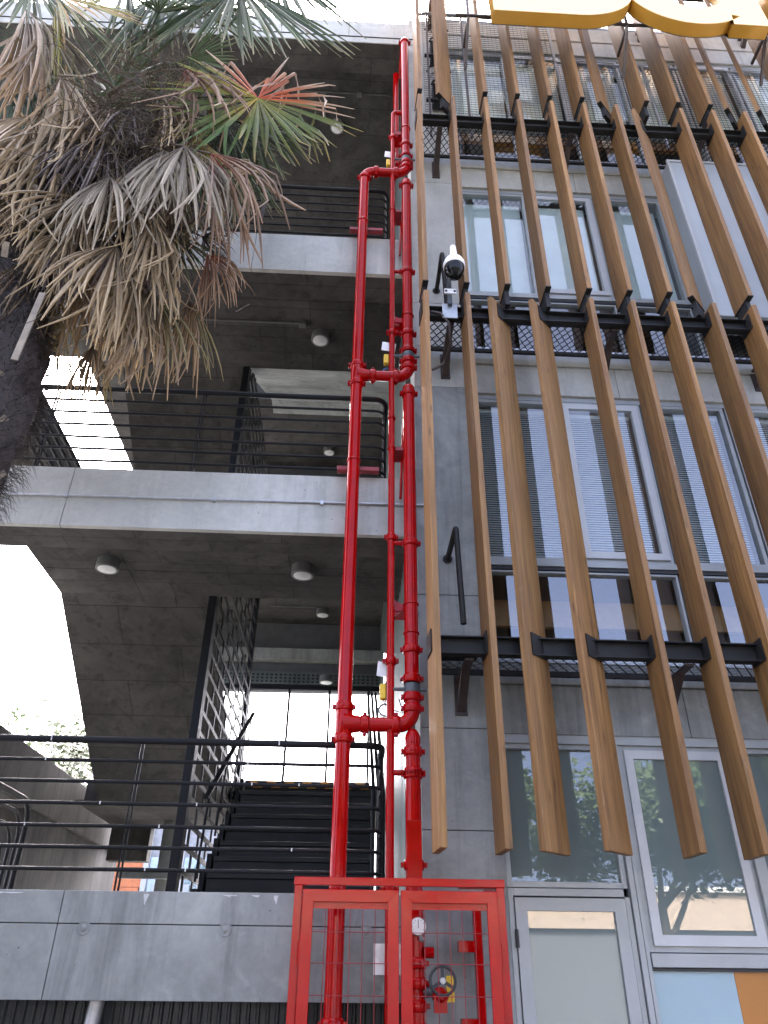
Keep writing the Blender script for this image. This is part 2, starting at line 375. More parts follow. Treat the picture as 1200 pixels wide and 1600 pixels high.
# back: glazing on the intermediate landings
for k in range(3):
    fm = F[k]+ST/2; bk = MB().box(-2.95, XR, 11.5, 11.62, fm+1.78 if k < 2 else fm, fm+2.93).build('back_wall', 'room_grey', tower)
    MB().box(-2.95, XR, 11.30, 11.49, fm+2.24, fm+2.42).build('beam', 'concrete', bk)
    MB().box(-2.95, XR, 11.40, 11.47, fm+1.86, fm+2.06).build('perforated_band', 'corrugated_pale', bk)
    if k == 0:
        m = MB()
        for i in range(46):
            for j in range(3):
                x = -2.9+i*.073; m.box(x, x+.036, 11.39, 11.405, fm+1.885+j*.055, fm+1.913+j*.055)
        m.build('slots', 'dark_interior', bk, kind='stuff')
    if k == 2: continue
    wn = MB().box(-2.95, XR, 11.42, 11.5, fm+1.78, fm+1.845).box(-2.95, XR, 11.42, 11.5, fm+.0, fm+.05).build('window_frame', 'rail_steel', tower)
    for x in (-2.88, -2.24, -1.61, -.976, -.34, .281):
        MB().box(x-.018, x+.018, 11.42, 11.5, fm+.05, fm+1.78).build('mullion', 'rail_steel', wn)
        MB().add([(x+.018, 11.458, fm+.05), (x+.618, 11.458, fm+.05), (x+.618, 11.458, fm+1.78), (x+.018, 11.458, fm+1.78)], [(0,1,2,3)]).build('pane', 'thin_glass', wn)
# ground floor under the first landing: dark ribbed cladding and a raking post
m = MB(); x = -6.5; P = []
while x < XR:
    P += [(x, 5.60), (x+.03, 5.60), (x+.04, 5.585), (x+.05, 5.585)]; x += .06
for i in range(len(P)-1):
    (a, b), (c_, d) = P[i], P[i+1]; m.add([(a,b,.1),(c_,d,.1),(c_,d,1.5),(a,b,1.5)], [(0,1,2,3)])
m.build('ground_cladding', 'corrugated_dark', tower)
MB().tube([(-1.60, 5.42, .12), (-1.47, 5.42, 1.46)], .045, 16).build('raking_post', 'galvanised', tower)

# fine cast lines on the landing ceilings and flights (real grooves would be hairlines): thin raised fins left by the formwork
for k in (1, 2):
    cl = F[k]-.35
    for yv in (5.98, 6.45): MB().box(-3.0, XR, yv, yv+.006, cl-.004, cl+.01).build('form_fin', 'concrete_brown_shaded', tower)
    for xv in (-2.2, -.95): MB().box(xv, xv+.006, YB, YL, cl-.0045, cl+.01).build('form_fin', 'concrete_brown_shaded', tower)

# ------------------------------------------------------------------ stair screens (black bar lattice between the flights)
bar_cache = {}
def lattice(f, top, label):
    t = thing('stair_screen', label, 'screen', (-1.44, 7.0, f), 'lattice screens between the stair flights')
    MB().box(-1.50, -1.42, 6.98, 7.13, f, top).build('post', 'rail_steel', t, bevel=.004)
    MB().box(-1.49, -1.43, 10.1, 10.2, f, top).build('post', 'rail_steel', t)
    h = MB().box(-.008, .008, 0, 1, -.022, .022).mesh('bar', 'black_steel')
    z = f+.12; row = 0; L0, L1 = 7.13, 10.1
    while z < top-.03:
        o = link('bar', h, t, (0, L0-7.0, z-f)); o.scale = (1, L1-L0, 1)
        y_ = L0+.22+(row % 2)*.24
        while y_ < L1:
            v = link('upright', h, t, (0, y_-7.0, z-f+.02)); v.rotation_euler = (R(90), 0, 0); v.scale = (1, min(.2, top-z)-.0, 1)
            y_ += .48
        z += .2; row += 1
    return t
lattice(F[0], 5.22, 'black bar lattice screen between the lowest stair flights')
lattice(F[1], 8.42, 'black bar lattice screen between the flights behind the middle railing')
hr = thing('stair_handrail', 'black flat handrail rising beside the lattice screen of the lowest flight', 'handrail', (-1.3, 7.4, F[0]))
MB().bar((-1.32, 7.3, 2.98), (-1.32, 10.05, 4.62), .05, .018).build('rail', 'rail_steel', hr)
for i in range(4): MB().bar((-1.32, 7.5+i*.8, 3.08+i*.477), (-1.36, 7.5+i*.8, 2.3+i*.5), .02, .02).build('baluster', 'rail_steel', hr)
hr2 = thing('stair_handrail', 'black upright rails at the right side of the lowest stair flight', 'handrail', (.3, 7.0, F[0]))
for dx in (0, .05, .1): MB().tube([(.22+dx, 6.6+dx*3, 2.05), (.22+dx, 6.7+dx*3, 3.0), (.22+dx, 9.5, 4.75)], .018, 8).build('rail', 'rail_steel', hr2)

# ------------------------------------------------------------------ railings
ZR = [.95, .81, .67, .53, .39, .26, .13]
RL = ['black tube railing above the lowest concrete slab', 'black tube railing above the middle slab behind the palm', 'black tube railing on the top slab right of the palm crown']
for k, f in enumerate(F):
    t = thing('railing', RL[k], 'railing', (-1.5, 5.32, f), 'landing railings')
    for i, z in enumerate(ZR):
        r_ = .025 if i == 0 else .0125; rad = .10
        path = [(-6.4, 5.32, f+z), (-3, 5.32, f+z), (.235-rad, 5.32, f+z)] + arc((.235-rad, 5.32+rad, f+z), -math.pi/2, 0, rad, (1, 0, 0), (0, 1, 0), 6)[1:] + [(.235, 5.62, f+z)]
        rl = MB().tube(path, r_, 10).build('rail', 'rail_steel', t)
        for _ in range(2 if k == 0 else 0):
            x = random.uniform(-2.4, -.3); MB().box(x, x+.008, 5.32-r_-.001, 5.32+r_*.2, f+z-r_*.6, f+z+r_*1.02).build('paint_chip', 'chip', rl)
    for x in (-5.7, -4.3, -2.8, -1.455, -.07):
        for dx in (-.012, .012): MB().box(x+dx-.004, x+dx+.004, 5.322, 5.345, f-.02, f+.93).build('post', 'rail_steel', t)
    MB().tube([(.235, 5.62, f), (.235, 5.62, f+.96)], .02, 10).build('end_post', 'rail_steel', t)
    if k < 2:   # return railing along the open left side of the landing, with rounded ends
        t2 = thing('railing', ['black railing with rounded hoops at the far left behind the lowest railing', 'black side railing seen past the palm trunk over the middle slab'][k], 'railing', (-3.0, 6, f), 'landing side railings')
        for i in range(5):
            z = f+.93-i*.13; rad = .22; ye = 7.55-i*.13
            MB().tube([(-3.0, 5.5, z), (-3.0, ye-rad, z)] + arc((-3.0, ye-rad, z-rad), math.pi/2, 0, rad, (0, 1, 0), (0, 0, 1), 8)[1:] + [(-3.0, ye, f-.05)], .016 if i else .024, 10).build('hoop', 'rail_steel', t2)

# ------------------------------------------------------------------ ceiling lamps
LAMPS = [((-2.33, 6.26, 4.9), 'round bulkhead lamp under the middle slab, left one'), ((-.5, 6.27, 4.9), 'round bulkhead lamp under the middle slab, beside the red riser'),
         ((-2.30, 6.37, 8.1), 'round bulkhead lamp half hidden by hanging palm leaves'), ((-.51, 6.38, 8.1), 'round bulkhead lamp under the upper slab near the red riser'),
         ((-.5, 10.9, F[1]+ST/2-.29), 'round lamp under the stair landing above the back windows'), ((-.55, 10.85, F[2]+ST/2-.29), 'round lamp on the soffit behind the middle railing'),
         ((-.515, 6.55, 12.85), 'round lamp on the roof soffit beside the orange palm leaf'), ((-.40, 11.2, 5.56), 'round lamp in front of the perforated band at the back windows')]
b0 = MB().lathe((0, 0, 0), (0, 0, -1), [(0, .105), (.085, .108), (.10, .104), (.10, .092)], 28).mesh('lamp_body', 'lamp_body')
d0 = MB().lathe((0, 0, 0), (0, 0, -1), [(.06, .0925), (.098, .0925), (.104, .075), (.106, .0)], 28).mesh('diffuser', 'diffuser')
for (p, lb) in LAMPS:
    t = thing('ceiling_lamp', lb, 'lamp', p, 'round lamps under the stair soffits')
    link('lamp_body', b0, t, (0, 0, 0)); link('diffuser', d0, t, (0, 0, 0))
def conduit(pts, label, r=.012, boxes=()):
    t = thing('conduit', label, 'conduit', pts[0]); MB().tube(pts, r, 8).build('pipe', 'lamp_body', t)
    for b in boxes: MB().box(b[0]-.04, b[0]+.04, b[1]-.04, b[1]+.04, b[2]-.05, b[2]).build('junction_box', 'lamp_body', t)
conduit([(-2.9, 6.2, 8.09), (-.75, 6.2, 8.09)], 'thin conduit across the ceiling under the upper slab', boxes=[(-.72, 6.2, 8.1)])
conduit([(-1.3, 6.05, 12.84), (.3, 6.05, 12.84)], 'thin conduit across the roof soffit by the red pipe top', boxes=[(-.18, 6.05, 12.85)])
conduit([(-.7, 6.05, 12.84), (-.7, 6.5, 12.84)], 'short conduit leading to the lamp on the roof soffit')
conduit([(-1.3, 10.8, 6.56), (-.6, 10.8, 6.56)], 'thin conduit beside the lamp over the back windows')
t = thing('conduit', 'thin grey conduit clipped along the middle slab front', 'conduit', (-1.4, 5.23, 4.96))
MB().tube([(-4, 5.232, 4.945), (-1.6, 5.232, 4.957), (.62, 5.232, 4.978)], .011, 8).build('pipe', 'galvanised', t)
for x in (-3.3, -2.42, -1.2, -.3): MB().box(x-.012, x+.012, 5.215, 5.25, 4.935+.01*(x+4)/4.6*1.0, 4.975+.01*(x+4)/4.6).build('clip', 'galvanised', t)
t = thing('daylight_slit', 'glowing bars standing in for a slit of daylight on the side wall behind the thin red pipe', 'lamp', (.40, 8.6, 4.6))  # slit of daylight imitated by emissive bars on an added backing box
MB().box(.405, .45, 8.5, 8.6, 4.35, 4.95).build('housing', 'red_dull', t)
for i in range(4): MB().box(.385, .404, 8.51, 8.59, 4.58+i*.09, 4.65+i*.09).build('slit_bar', 'slit_glow', t)

# ------------------------------------------------------------------ red fire standpipe
PY = 5.08; XL, XP, XT = -.045, .43, .277; RP, RT_ = .0525, .028
TE = [3.064, 6.28, 9.408]; CAPZ = [3.004, 6.175, 9.274]; TOP = 12.45
sp = thing('fire_standpipe', 'glossy red fire standpipe climbing from the cage to the roof', 'pipe', (.2, PY, .12))
def coupling(p, axis, r, parent=None, mat='red_paint'):
    """grooved coupling: ring with two lips plus two bolt ears"""
    parent = parent or sp; p = Vector(p); a = Vector(axis).normalized()
    o = MB().lathe(p, a, [(-.030, r+.001), (-.030, r+.008), (-.018, r+.013), (.018, r+.013), (.030, r+.008), (.030, r+.001)], 24)
    u = Vector((1, 0, 0)) if abs(a.x) < .5 else Vector((0, 0, 1))
    for s_ in (-1, 1): o.obox(p+u*s_*(r+.019), u*.011, a*.014, a.cross(u)*.018)
    c_ = o.build('coupling', mat, parent)
    for s_ in (-1, 1):
        q = p+u*s_*(r+.021); d = a.cross(u)
        MB().lathe(q-d*.034, d, [(0, .007), (.068, .007)], 6, False).build('bolt', mat, c_)
    return c_
def band(p, r, parent=None, mat='red_paint'):
    return MB().lathe(p, (0, 0, 1), [(-.006, r+.001), (-.006, r+.008), (.006, r+.008), (.006, r+.001)], 24).build('clamp_band', mat, parent or sp)
# left riser
MB().tube([(XL, PY, .12), (XL, PY, TE[2]-.11)], RP, 28).build('pipe', 'red_paint', sp)
MB().tube([(XL, PY, TE[2]-.11)] + [Vector(q) for q in arc((XL+.11, PY, TE[2]-.11), math.pi, math.pi/2, .11, (1, 0, 0), (0, 0, 1), 10)], RP, 28).build('elbow', 'red_paint', sp)
coupling((XL, PY, TE[2]-.12), (0, 0, 1), RP); coupling((XL+.13, PY, TE[2]), (1, 0, 0), RP)
coupling((XL, PY, 1.36), (0, 0, 1), RP)
for k, z in enumerate(TE):
    # branch to the right-hand pipe, elbow up
    MB().tube([(XL+(.05 if k < 2 else .11), PY, z), (XP-.10, PY, z)], RP*.93, 28).build('branch_pipe', 'red_paint', sp)
    if k < 2:
        MB().lathe((XL, PY, z), (0, 0, 1), [(-.11, RP+.001), (-.09, RP+.007), (.09, RP+.007), (.11, RP+.001)], 28).lathe((XL, PY, z), (1, 0, 0), [(.0, RP+.03), (.07, RP+.008), (.12, RP*.93+.004)], 24).build('tee', 'red_paint', sp)
        coupling((XL, PY, z+.115), (0, 0, 1), RP); coupling((XL, PY, z-.105), (0, 0, 1), RP)
        coupling((XL+.145, PY, z), (1, 0, 0), RP*.93)
    coupling((XP-.115, PY, z), (1, 0, 0), RP*.93)
    MB().tube(arc((XP-.10, PY, z+.10), -math.pi/2, 0, .10, (1, 0, 0), (0, 0, 1), 10), RP, 28).build('elbow', 'red_paint', sp)
    coupling((XP, PY, z+.115), (0, 0, 1), RP)
    # valve group above the elbow
    MB().tube([(XP, PY, z+.1), (XP, PY, z+.21)], RP, 24).build('pipe', 'red_paint', sp)
    coupling((XP, PY, z+.195), (0, 0, 1), RP)
    vb = MB().lathe((XP, PY, z+.25), (0, 0, 1), [(-.045, RP-.004), (-.03, RP+.006), (.03, RP+.006), (.045, RP-.004)], 24).build('butterfly_valve', 'grey_valve', sp)
    MB().tube([(XP-.16, PY-.01, z+.25), (XP+.105, PY-.01, z+.25)], .013, 10).build('valve_stem', 'grey_valve', vb)
    MB().lathe((XP-.13, PY+.03, z+.25), (-1, 0, 0), [(0, .035), (.04, .035)], 16).build('gear_housing', 'grey_valve', vb)
    MB().box(XT-.075, XT-.03, PY+.02, PY+.07, z+.19, z+.30).build('yellow_seal', 'yellow_tag', vb, bevel=.006)
    MB().tube(arc((XT-.03, PY+.06, z+.12), 0, 2*math.pi, .05, (1, 0, 0), (0, .3, .95), 16), .007, 6).build('handwheel', 'blue_plastic' if k == 1 else 'grey_valve', vb)
    MB().add([(XT-.10, PY+.03, z+.36), (XT+.03, PY+.03, z+.34), (XT+.04, PY+.03, z+.45), (XT-.09, PY+.03, z+.47)], [(0,1,2,3)]).add([(XT-.10, PY+.033, z+.36), (XT+.03, PY+.033, z+.34), (XT+.04, PY+.033, z+.45), (XT-.09, PY+.033, z+.47)], [(3,2,1,0)]).build('paper_tag', 'tag_white', vb)
    MB().tube([(XP-.09, PY+.05, z+.2), (XP-.06, PY+.06, z+.10), (XT-.02, PY+.07, z+.14), (XT-.05, PY+.05, z+.19)], .004, 6).build('seal_wire', 'dark_rubber', vb)
    coupling((XP, PY, z+.33), (0, 0, 1), RP)
    ztop = CAPZ[k+1] if k < 2 else TOP
    MB().tube([(XP, PY, z+.30), (XP, PY, ztop-.06)], RP, 28).build('pipe', 'red_paint', sp)
    coupling((XP, PY, z+.55), (0, 0, 1), RP)
    if k < 2:
        zc = ztop
        MB().lathe((XP, PY, zc-.07), (0, 0, 1), [(0, RP+.002), (.03, RP+.004), (.055, RP*.9), (.075, RP*.55), (.082, 0)], 24).build('end_cap', 'red_paint', sp)
        coupling((XP, PY, zc-.10), (0, 0, 1), RP)
# bottom zone of the right pipe
MB().tube([(XP, PY, .12), (XP, PY, CAPZ[0]-.06)], RP, 28).build('pipe', 'red_paint', sp)
MB().lathe((XP, PY, CAPZ[0]-.07), (0, 0, 1), [(0, RP+.002), (.04, RP+.004), (.075, RP*.85), (.10, RP*.5), (.108, 0)], 24).build('end_cap', 'red_paint', sp)
coupling((XP, PY, CAPZ[0]-.12), (0, 0, 1), RP); coupling((XP, PY, 2.736), (0, 0, 1), RP); coupling((XP, PY, 2.185), (0, 0, 1), RP)
MB().box(XP-.045, XP+.045, PY-.075, PY-.045, 2.10, 2.44).build('weld_plate', 'red_paint', sp, bevel=.004)
# top: turns back into the tower
MB().tube([(XP, PY, TOP-.06)] + [Vector(q) for q in arc((XP, PY+.11, TOP-.06), math.pi, math.pi/2, .11, (0, 1, 0), (0, 0, 1), 10)] + [(XP, 5.6, TOP+.05)], RP, 28).build('elbow', 'red_paint', sp)
coupling((XP, PY, TOP-.08), (0, 0, 1), RP)
MB().tube([(XP-.09, 5.55, TOP), (XP-.09, 5.5, 10.2)], .04, 20).build('drop_pipe', 'red_paint', sp)
# wall brackets and clamp bands
for x, zs in ((XL, (5.30, 8.50)), (XP, (3.742, 3.976, 7.072, 10.3))):
    for z in zs: band((x, PY, z), RP)
for z in (5.27, 8.47):
    MB().box(XL-.14, XL+.22, 5.14, 5.20, z-.02, z+.022).build('bracket_channel', 'red_dull', sp, bevel=.004)
for z in (3.976, 7.072, 10.3):
    MB().prism([(0, -.10), (.10, -.03), (.10, .03), (0, .10)], (XP-.17, PY+.06, z), (1, 0, 0), (0, 0, 1), (0, .03, 0)).build('gusset', 'red_paint', sp)
    MB().box(XP-.17, XP+.05, PY+.05, 5.30, z-.03, z+.03).build('wall_bracket', 'red_paint', sp)
for z in (2.745, 4.51, 7.72):
    coupling((XP, PY, z), (0, 0, 1), RP)
    MB().tube([(XT+.02, PY, z), (XP-.05, PY, z)], .019, 12).build('drain_stub', 'red_paint', sp)
MB().tube([(.36, PY+.10, 5.0), (.40, PY+.16, 6.05)], .012, 8).build('tie_rod', 'red_paint', sp)
MB().tube([(.36, PY+.10, 8.1), (.40, PY+.16, 9.15)], .012, 8).build('tie_rod', 'red_paint', sp)
# thin drain riser
dp = thing('drain_pipe', 'thin red drain pipe between the two large red risers', 'pipe', (XT, PY, .12))
MB().tube([(XT, PY, .12), (XT, PY, 10.60)] + [Vector(q) for q in arc((XT+.05, PY, 10.60), math.pi, math.pi/2, .05, (1, 0, 0), (0, 0, 1), 8)] + [(XP-.05, PY, 10.65)], RT_, 18).build('pipe', 'red_paint', dp)
for z in (2.05, 3.525, 4.559, 6.842, 10.11): coupling((XT, PY, z), (0, 0, 1), RT_, dp)
for z in (5.45, 8.72, 5.78): band((XT, PY, z), RT_, dp)
for z in (5.45, 8.72): MB().box(XT+.02, XT+.10, PY, 5.26, z-.015, z+.015).build('wall_bracket', 'red_dull', dp)
# equipment inside the cage
ga = MB().tube([(XP+.05, PY-.02, 1.78), (XP+.03, PY-.06, 1.78), (XP+.03, PY-.06, 1.80)], .012, 8).lathe((XP+.012, PY-.085, 1.845), (0, -1, 0), [(-.02, .048), (.02, .048), (.022, .044)], 24).build('pressure_gauge', 'galvanised', sp)
MB().lathe((XP+.012, PY-.108, 1.845), (0, -1, 0), [(0, .043), (.001, .0)], 24).build('dial', 'dial_face', ga)
MB().box(XP+.010, XP+.014, PY-.112, PY-.1105, 1.835, 1.88).build('needle', 'dark_rubber', ga)
for a in range(9): MB().obox((XP+.012+.035*math.sin(R(a*30-120)), PY-.1112, 1.845+.035*math.cos(R(a*30-120))), (.0012, 0, 0), (0, .0006, 0), (0, 0, .004)).build('mark', 'dark_rubber', ga)
gv = MB().lathe((XP+.14, PY-.03, 1.50), (0, -1, 0), [(-.05, .045), (.03, .045), (.05, .02), (.10, .016)], 16).box(XP+.10, XP+.175, PY-.07, PY-.03, 1.42, 1.53).build('gate_valve', 'red_paint', sp)
MB().tube([(XP, PY, 1.52), (XP+.14, PY, 1.52)], .03, 14).build('valve_inlet', 'grey_valve', gv)
MB().tube(arc((XP+.145, PY-.13, 1.575), 0, 2*math.pi, .072, (1, 0, 0), (0, .18, .98), 28), .0085, 8).build('handwheel', 'dark_rubber', gv)
for a in (90, 210, 330): MB().bar((XP+.145, PY-.13, 1.575), (XP+.145+.068*math.cos(R(a)), PY-.13+.012*math.sin(R(a)), 1.575+.068*math.sin(R(a))), .018, .008, (0, 1, 0)).build('spoke', 'dark_rubber', gv)
MB().lathe((XP+.145, PY-.12, 1.575), (0, -1, 0), [(0, .018), (.02, .016)], 12).build('hub', 'galvanised', gv)
MB().box(XP+.18, XP+.225, PY-.02, PY-.01, 1.47, 1.60).build('yellow_label', 'yellow_tag', gv)
for z in (1.66, 1.56, 1.45, 1.34): coupling((XP, PY, z), (0, 0, 1), RP)
MB().lathe((XP+.05, PY-.02, 1.715), (1, 0, 0), [(0, .03), (.06, .03)], 8, False).build('plug', 'red_paint', sp)
MB().box(XT-.09, XT+.14, PY+.04, PY+.06, 1.60, 1.76).build('paper_tag', 'tag_white', dp)
for z in (1.36, 1.75): MB().box(.70, .83, 5.12, 5.2, z-.03, z+.03).build('stay', 'red_paint', sp)

# ------------------------------------------------------------------ red pipe cage
cg = thing('pipe_cage', 'red steel cage with two wire-mesh doors around the pipe base', 'cage', (.32, 4.72, .12))
CX0, CX1, CY0, CY1, CZ = -.285, .92, 4.72, 5.20, 2.075
MB().box(CX0-.005, CX1+.005, CY0-.004, CY0+.036, CZ-.042, CZ).build('top_rail', 'red_paint', cg, bevel=.003)
for x in (CX0, CX1-.045): MB().box(x, x+.045, CY0, CY0+.04, .15, CZ-.042).build('front_post', 'red_paint', cg, bevel=.003)
MB().box(CX1-.12, CX1-.07, CY1-.05, CY1, .15, CZ-.06).build('rear_post', 'red_paint', cg, bevel=.003)
MB().box(CX0+.01, CX0+.05, CY1-.04, CY1, .15, CZ-.06).build('rear_post', 'red_paint', cg, bevel=.003)
for x in (CX0+.005, CX1-.04): MB().box(x, x+.035, CY0+.036, CY1, CZ-.045, CZ-.008).build('side_rail', 'red_paint', cg)
MB().prism([(0, 0), (.22, 0), (.22, .001), (0, .001)], (CX1-.26, CY0+.04, CZ-.05), (1, 0, 0), (0, 1, 0), (0, 0, .01)).build('corner_plate', 'red_dull', cg)
wire_h = None
for d, (x0, x1) in enumerate(((-.235, .309), (.321, .872))):
    dr = MB().box(x0, x0+.062, CY0-.028, CY0-.002, .2, 2.008).box(x1-.062, x1, CY0-.028, CY0-.002, .2, 2.008).build('door', 'red_paint', cg, bevel=.003)
    m = MB().prism([(x0, 2.01), (x0+.064, 1.946), (x1-.064, 1.946), (x1, 2.01)], (0, CY0-.0285, 0), (1, 0, 0), (0, 0, 1), (0, .024, 0))
    m.build('door_rail', 'red_paint', dr, bevel=.003)
    MB().box(x0+.062, x1-.062, CY0-.012, CY0-.006, 1.914, 1.947).build('flange', 'red_paint', dr)
    n = 6
    for i in range(1, n):
        x = x0+.062+(x1-x0-.124)*i/n; MB().tube([(x, CY0-.004, .25), (x, CY0-.004, 1.93)], .0022, 6).build('wire', 'red_dull', dr)
    for i in range(11): MB().tube([(x0+.05, CY0-.0085, 1.80-i*.148), (x1-.05, CY0-.0085, 1.80-i*.148)], .0022, 6).build('wire', 'red_dull', dr)
    for z in (1.70, .8):
        hx = CX0+.048 if d == 0 else CX1-.05
        MB().lathe((hx, CY0-.018, z), (0, 0, 1), [(-.055, .011), (.055, .011)], 12).build('hinge', 'red_paint', dr)
    for i in range(4): MB().lathe((x0+.09+i*(x1-x0-.18)/3, CY0-.012, 1.928), (0, -1, 0), [(0, .006), (.004, .005)], 8).build('rivet', 'red_paint', dr)
for i in range(8):
    y = CY0+.06+i*.05; MB().tube([(CX1-.02, y, .25), (CX1-.02, y, CZ-.06)], .0022, 6).build('side_wire', 'red_dull', cg)
for i in range(10): MB().tube([(CX1-.024, CY0+.04, 1.88-i*.148), (CX1-.024, CY1, 1.88-i*.148)], .0022, 6).build('side_wire', 'red_dull', cg)

# ------------------------------------------------------------------ office building (right)
ob = thing('office_building', 'concrete office building with glazed floors behind the timber slats', 'building', (3.3, 5.25, 0))
# corner column cast in lifts
zc = [0, 1.2, 2.42, 3.1, 4.15, 6.33, 6.86, 7.47, 9.52, 10.1, 11.6, 13.4]
MB().box(.515, 1.03, 5.262, 5.75, 0, 13.4).build('column_core', 'concrete_brown_shaded', ob)
for i in range(len(zc)-1):
    MB().box(.50, 1.045, 5.25, 5.70, zc[i]+.0025, zc[i+1]-.0025).build('column_lift', 'concrete' if zc[i] < 6.3 else 'concrete_pale_lit', ob, bevel=.005)
HEAD = [3.07, 6.28, 9.47, 12.66]; SILL = [0.15, 3.62, 6.84, 10.06]
BAYS = [(1.05+.81*i, 1.05+.81*i+.79) for i in range(7)]; XE = 6.72
for k in range(4):
    z0, z1 = HEAD[k], (SILL[k+1] if k < 3 else 13.42)
    mt = 'concrete' if k == 0 else 'concrete_pale_lit'
    for j in range(4):
        xa, xb = 1.045+j*1.42, 1.045+(j+1)*1.42
        MB().box(xa+.002, xb-.002, 5.25, 5.55, z0, z0+.36).build('spandrel_panel', mt, ob, bevel=.004)
    MB().box(1.045, XE, 5.235, 5.55, z0+.365, z1).build('spandrel_cap', mt, ob, bevel=.006)
    MB().box(1.05, XE, 5.225, 5.27, z1-.02, z1+.012).build('flashing', 'galvanised', ob)
    if k < 3:
        MB().box(.97, XE, 5.552, 9.0, z0+.02, z1-.02).build('floor_plate', 'room_grey', ob)
    MB().box(1.0, XE, 8.9, 9.0, SILL[k], z0).build('room_wall', 'room_grey', ob)
MB().box(.96, .998, 5.72, 9.0, 0, 13.35).build('gable_wall', 'room_grey', ob)
MB().box(.96, XE, 8.99, 9.05, 0, 13.3).build('rear_wall', 'room_grey', ob)
MB().box(XE, XE+.3, 5.25, 9, 0, 13.4).build('end_wall', 'concrete', ob)
MB().box(.97, XE, 5.552, 9, 12.9, 13.35).build('roof_plate', 'room_grey', ob)
def window(x0, x1, z0, z1, pane, kind='fixed', fill=None, y=5.285, mat='aluminium', ft=.035):
    w = MB().box(x0, x0+ft, y, y+.07, z0, z1).box(x1-ft, x1, y, y+.07, z0, z1).box(x0+ft, x1-ft, y, y+.07, z1-ft, z1).box(x0+ft, x1-ft, y, y+.07, z0, z0+ft).build('window', mat, ob, bevel=.003)
    a, b, c_, d = x0+ft, x1-ft, z0+ft, z1-ft; yy = y+.035
    if kind == 'sash':
        s_ = .06; yf = y-.022
        m = MB()
        for poly in ([(a, c_), (a+s_, c_+s_), (a+s_, d-s_), (a, d)], [(b-s_, c_+s_), (b, c_), (b, d), (b-s_, d-s_)], [(a, c_), (b, c_), (b-s_, c_+s_), (a+s_, c_+s_)], [(a+s_, d-s_), (b-s_, d-s_), (b, d), (a, d)]):
            m.prism(poly, (0, yf, 0), (1, 0, 0), (0, 0, 1), (0, .05, 0))
        m.build('sash', 'white_frame', w); a += s_; b -= s_; c_ += s_; d -= s_; yy = y-.005
    MB().add([(a-.004, yy, c_-.004), (b+.004, yy, c_-.004), (b+.004, yy, d+.004), (a-.004, yy, d+.004)], [(0,1,2,3)]).build('pane', pane, w)
    if fill == 'blind':
        m = MB(); z = c_+.03; zt = d-.05
        while z < zt: 
            m.obox(((a+b)/2, yy+.08, z), ((b-a)/2-.01, 0, 0), (0, .0065 if z1 < 9 else -.0065, .0105), (0, -.0003, .0002)); z += .0235
        m.build('blind', 'blind_white' if z1 < 9 else 'blind_pale_lit', w, kind='stuff')
        MB().box(a+.005, b-.005, yy+.06, yy+.10, zt, zt+.04).build('blind_headrail', 'blind_white', w)
        MB().box(a+.005, b-.005, yy+.07, yy+.09, c_+.005, c_+.022).build('blind_bottom_rail', 'blind_white', w)
    if fill == 'shade':
        MB().box(a+.005, b-.005, yy+.09, yy+.094, c_, d-.02).build('roller_shade', 'shade_fabric', w)
    return w
for k in (1, 2, 3):
    h, s0 = HEAD[k], SILL[k]; zm = h-1.78
    MB().box(1.045, XE, 5.28, 5.36, h-.05, h).build('head_rail', 'aluminium', ob)
    MB().box(1.045, XE, 5.262, 5.36, zm-.055, zm).build('transom', 'aluminium', ob, bevel=.003)
    MB().box(1.045, XE, 5.275, 5.36, zm-.085, zm-.06).build('transom_shadow_gap', 'dark_rubber', ob)
    for i, (x0, x1) in enumerate(BAYS):
        kd = 'sash' if i in (1, 4) else 'fixed'
        fill = {1: 'blind', 2: 'shade', 3: 'blind'}[k]
        window(x0, x1, zm, h-.05, 'clear_glass' if k < 3 else 'upper_glass', kd, fill)
        window(x0, x1, s0+.01, zm-.09, 'clear_glass', 'fixed', None, ft=.02)
# wooden desk fronts and furniture seen in the low panes
for k in (1, 3):
    z = HEAD[k]-(2.04 if k == 1 else 1.28)
    MB().box(1.06, XE, 5.75, 5.80, z-.12, z+.12).build('wood_band', 'room_wood' if k == 1 else 'panel_orange', ob)
for k in (1, 2, 3):
    for i in range(9):
        x = 1.3+i*.6+random.uniform(-.1, .1)
        MB().box(x, x+random.uniform(.15, .35), 5.9, 6.1, SILL[k]+.05, SILL[k]+random.uniform(.3, .7)).build('desk_item', random.choice(['blind_white', 'dark_interior', 'blue_plastic', 'room_grey']), ob)
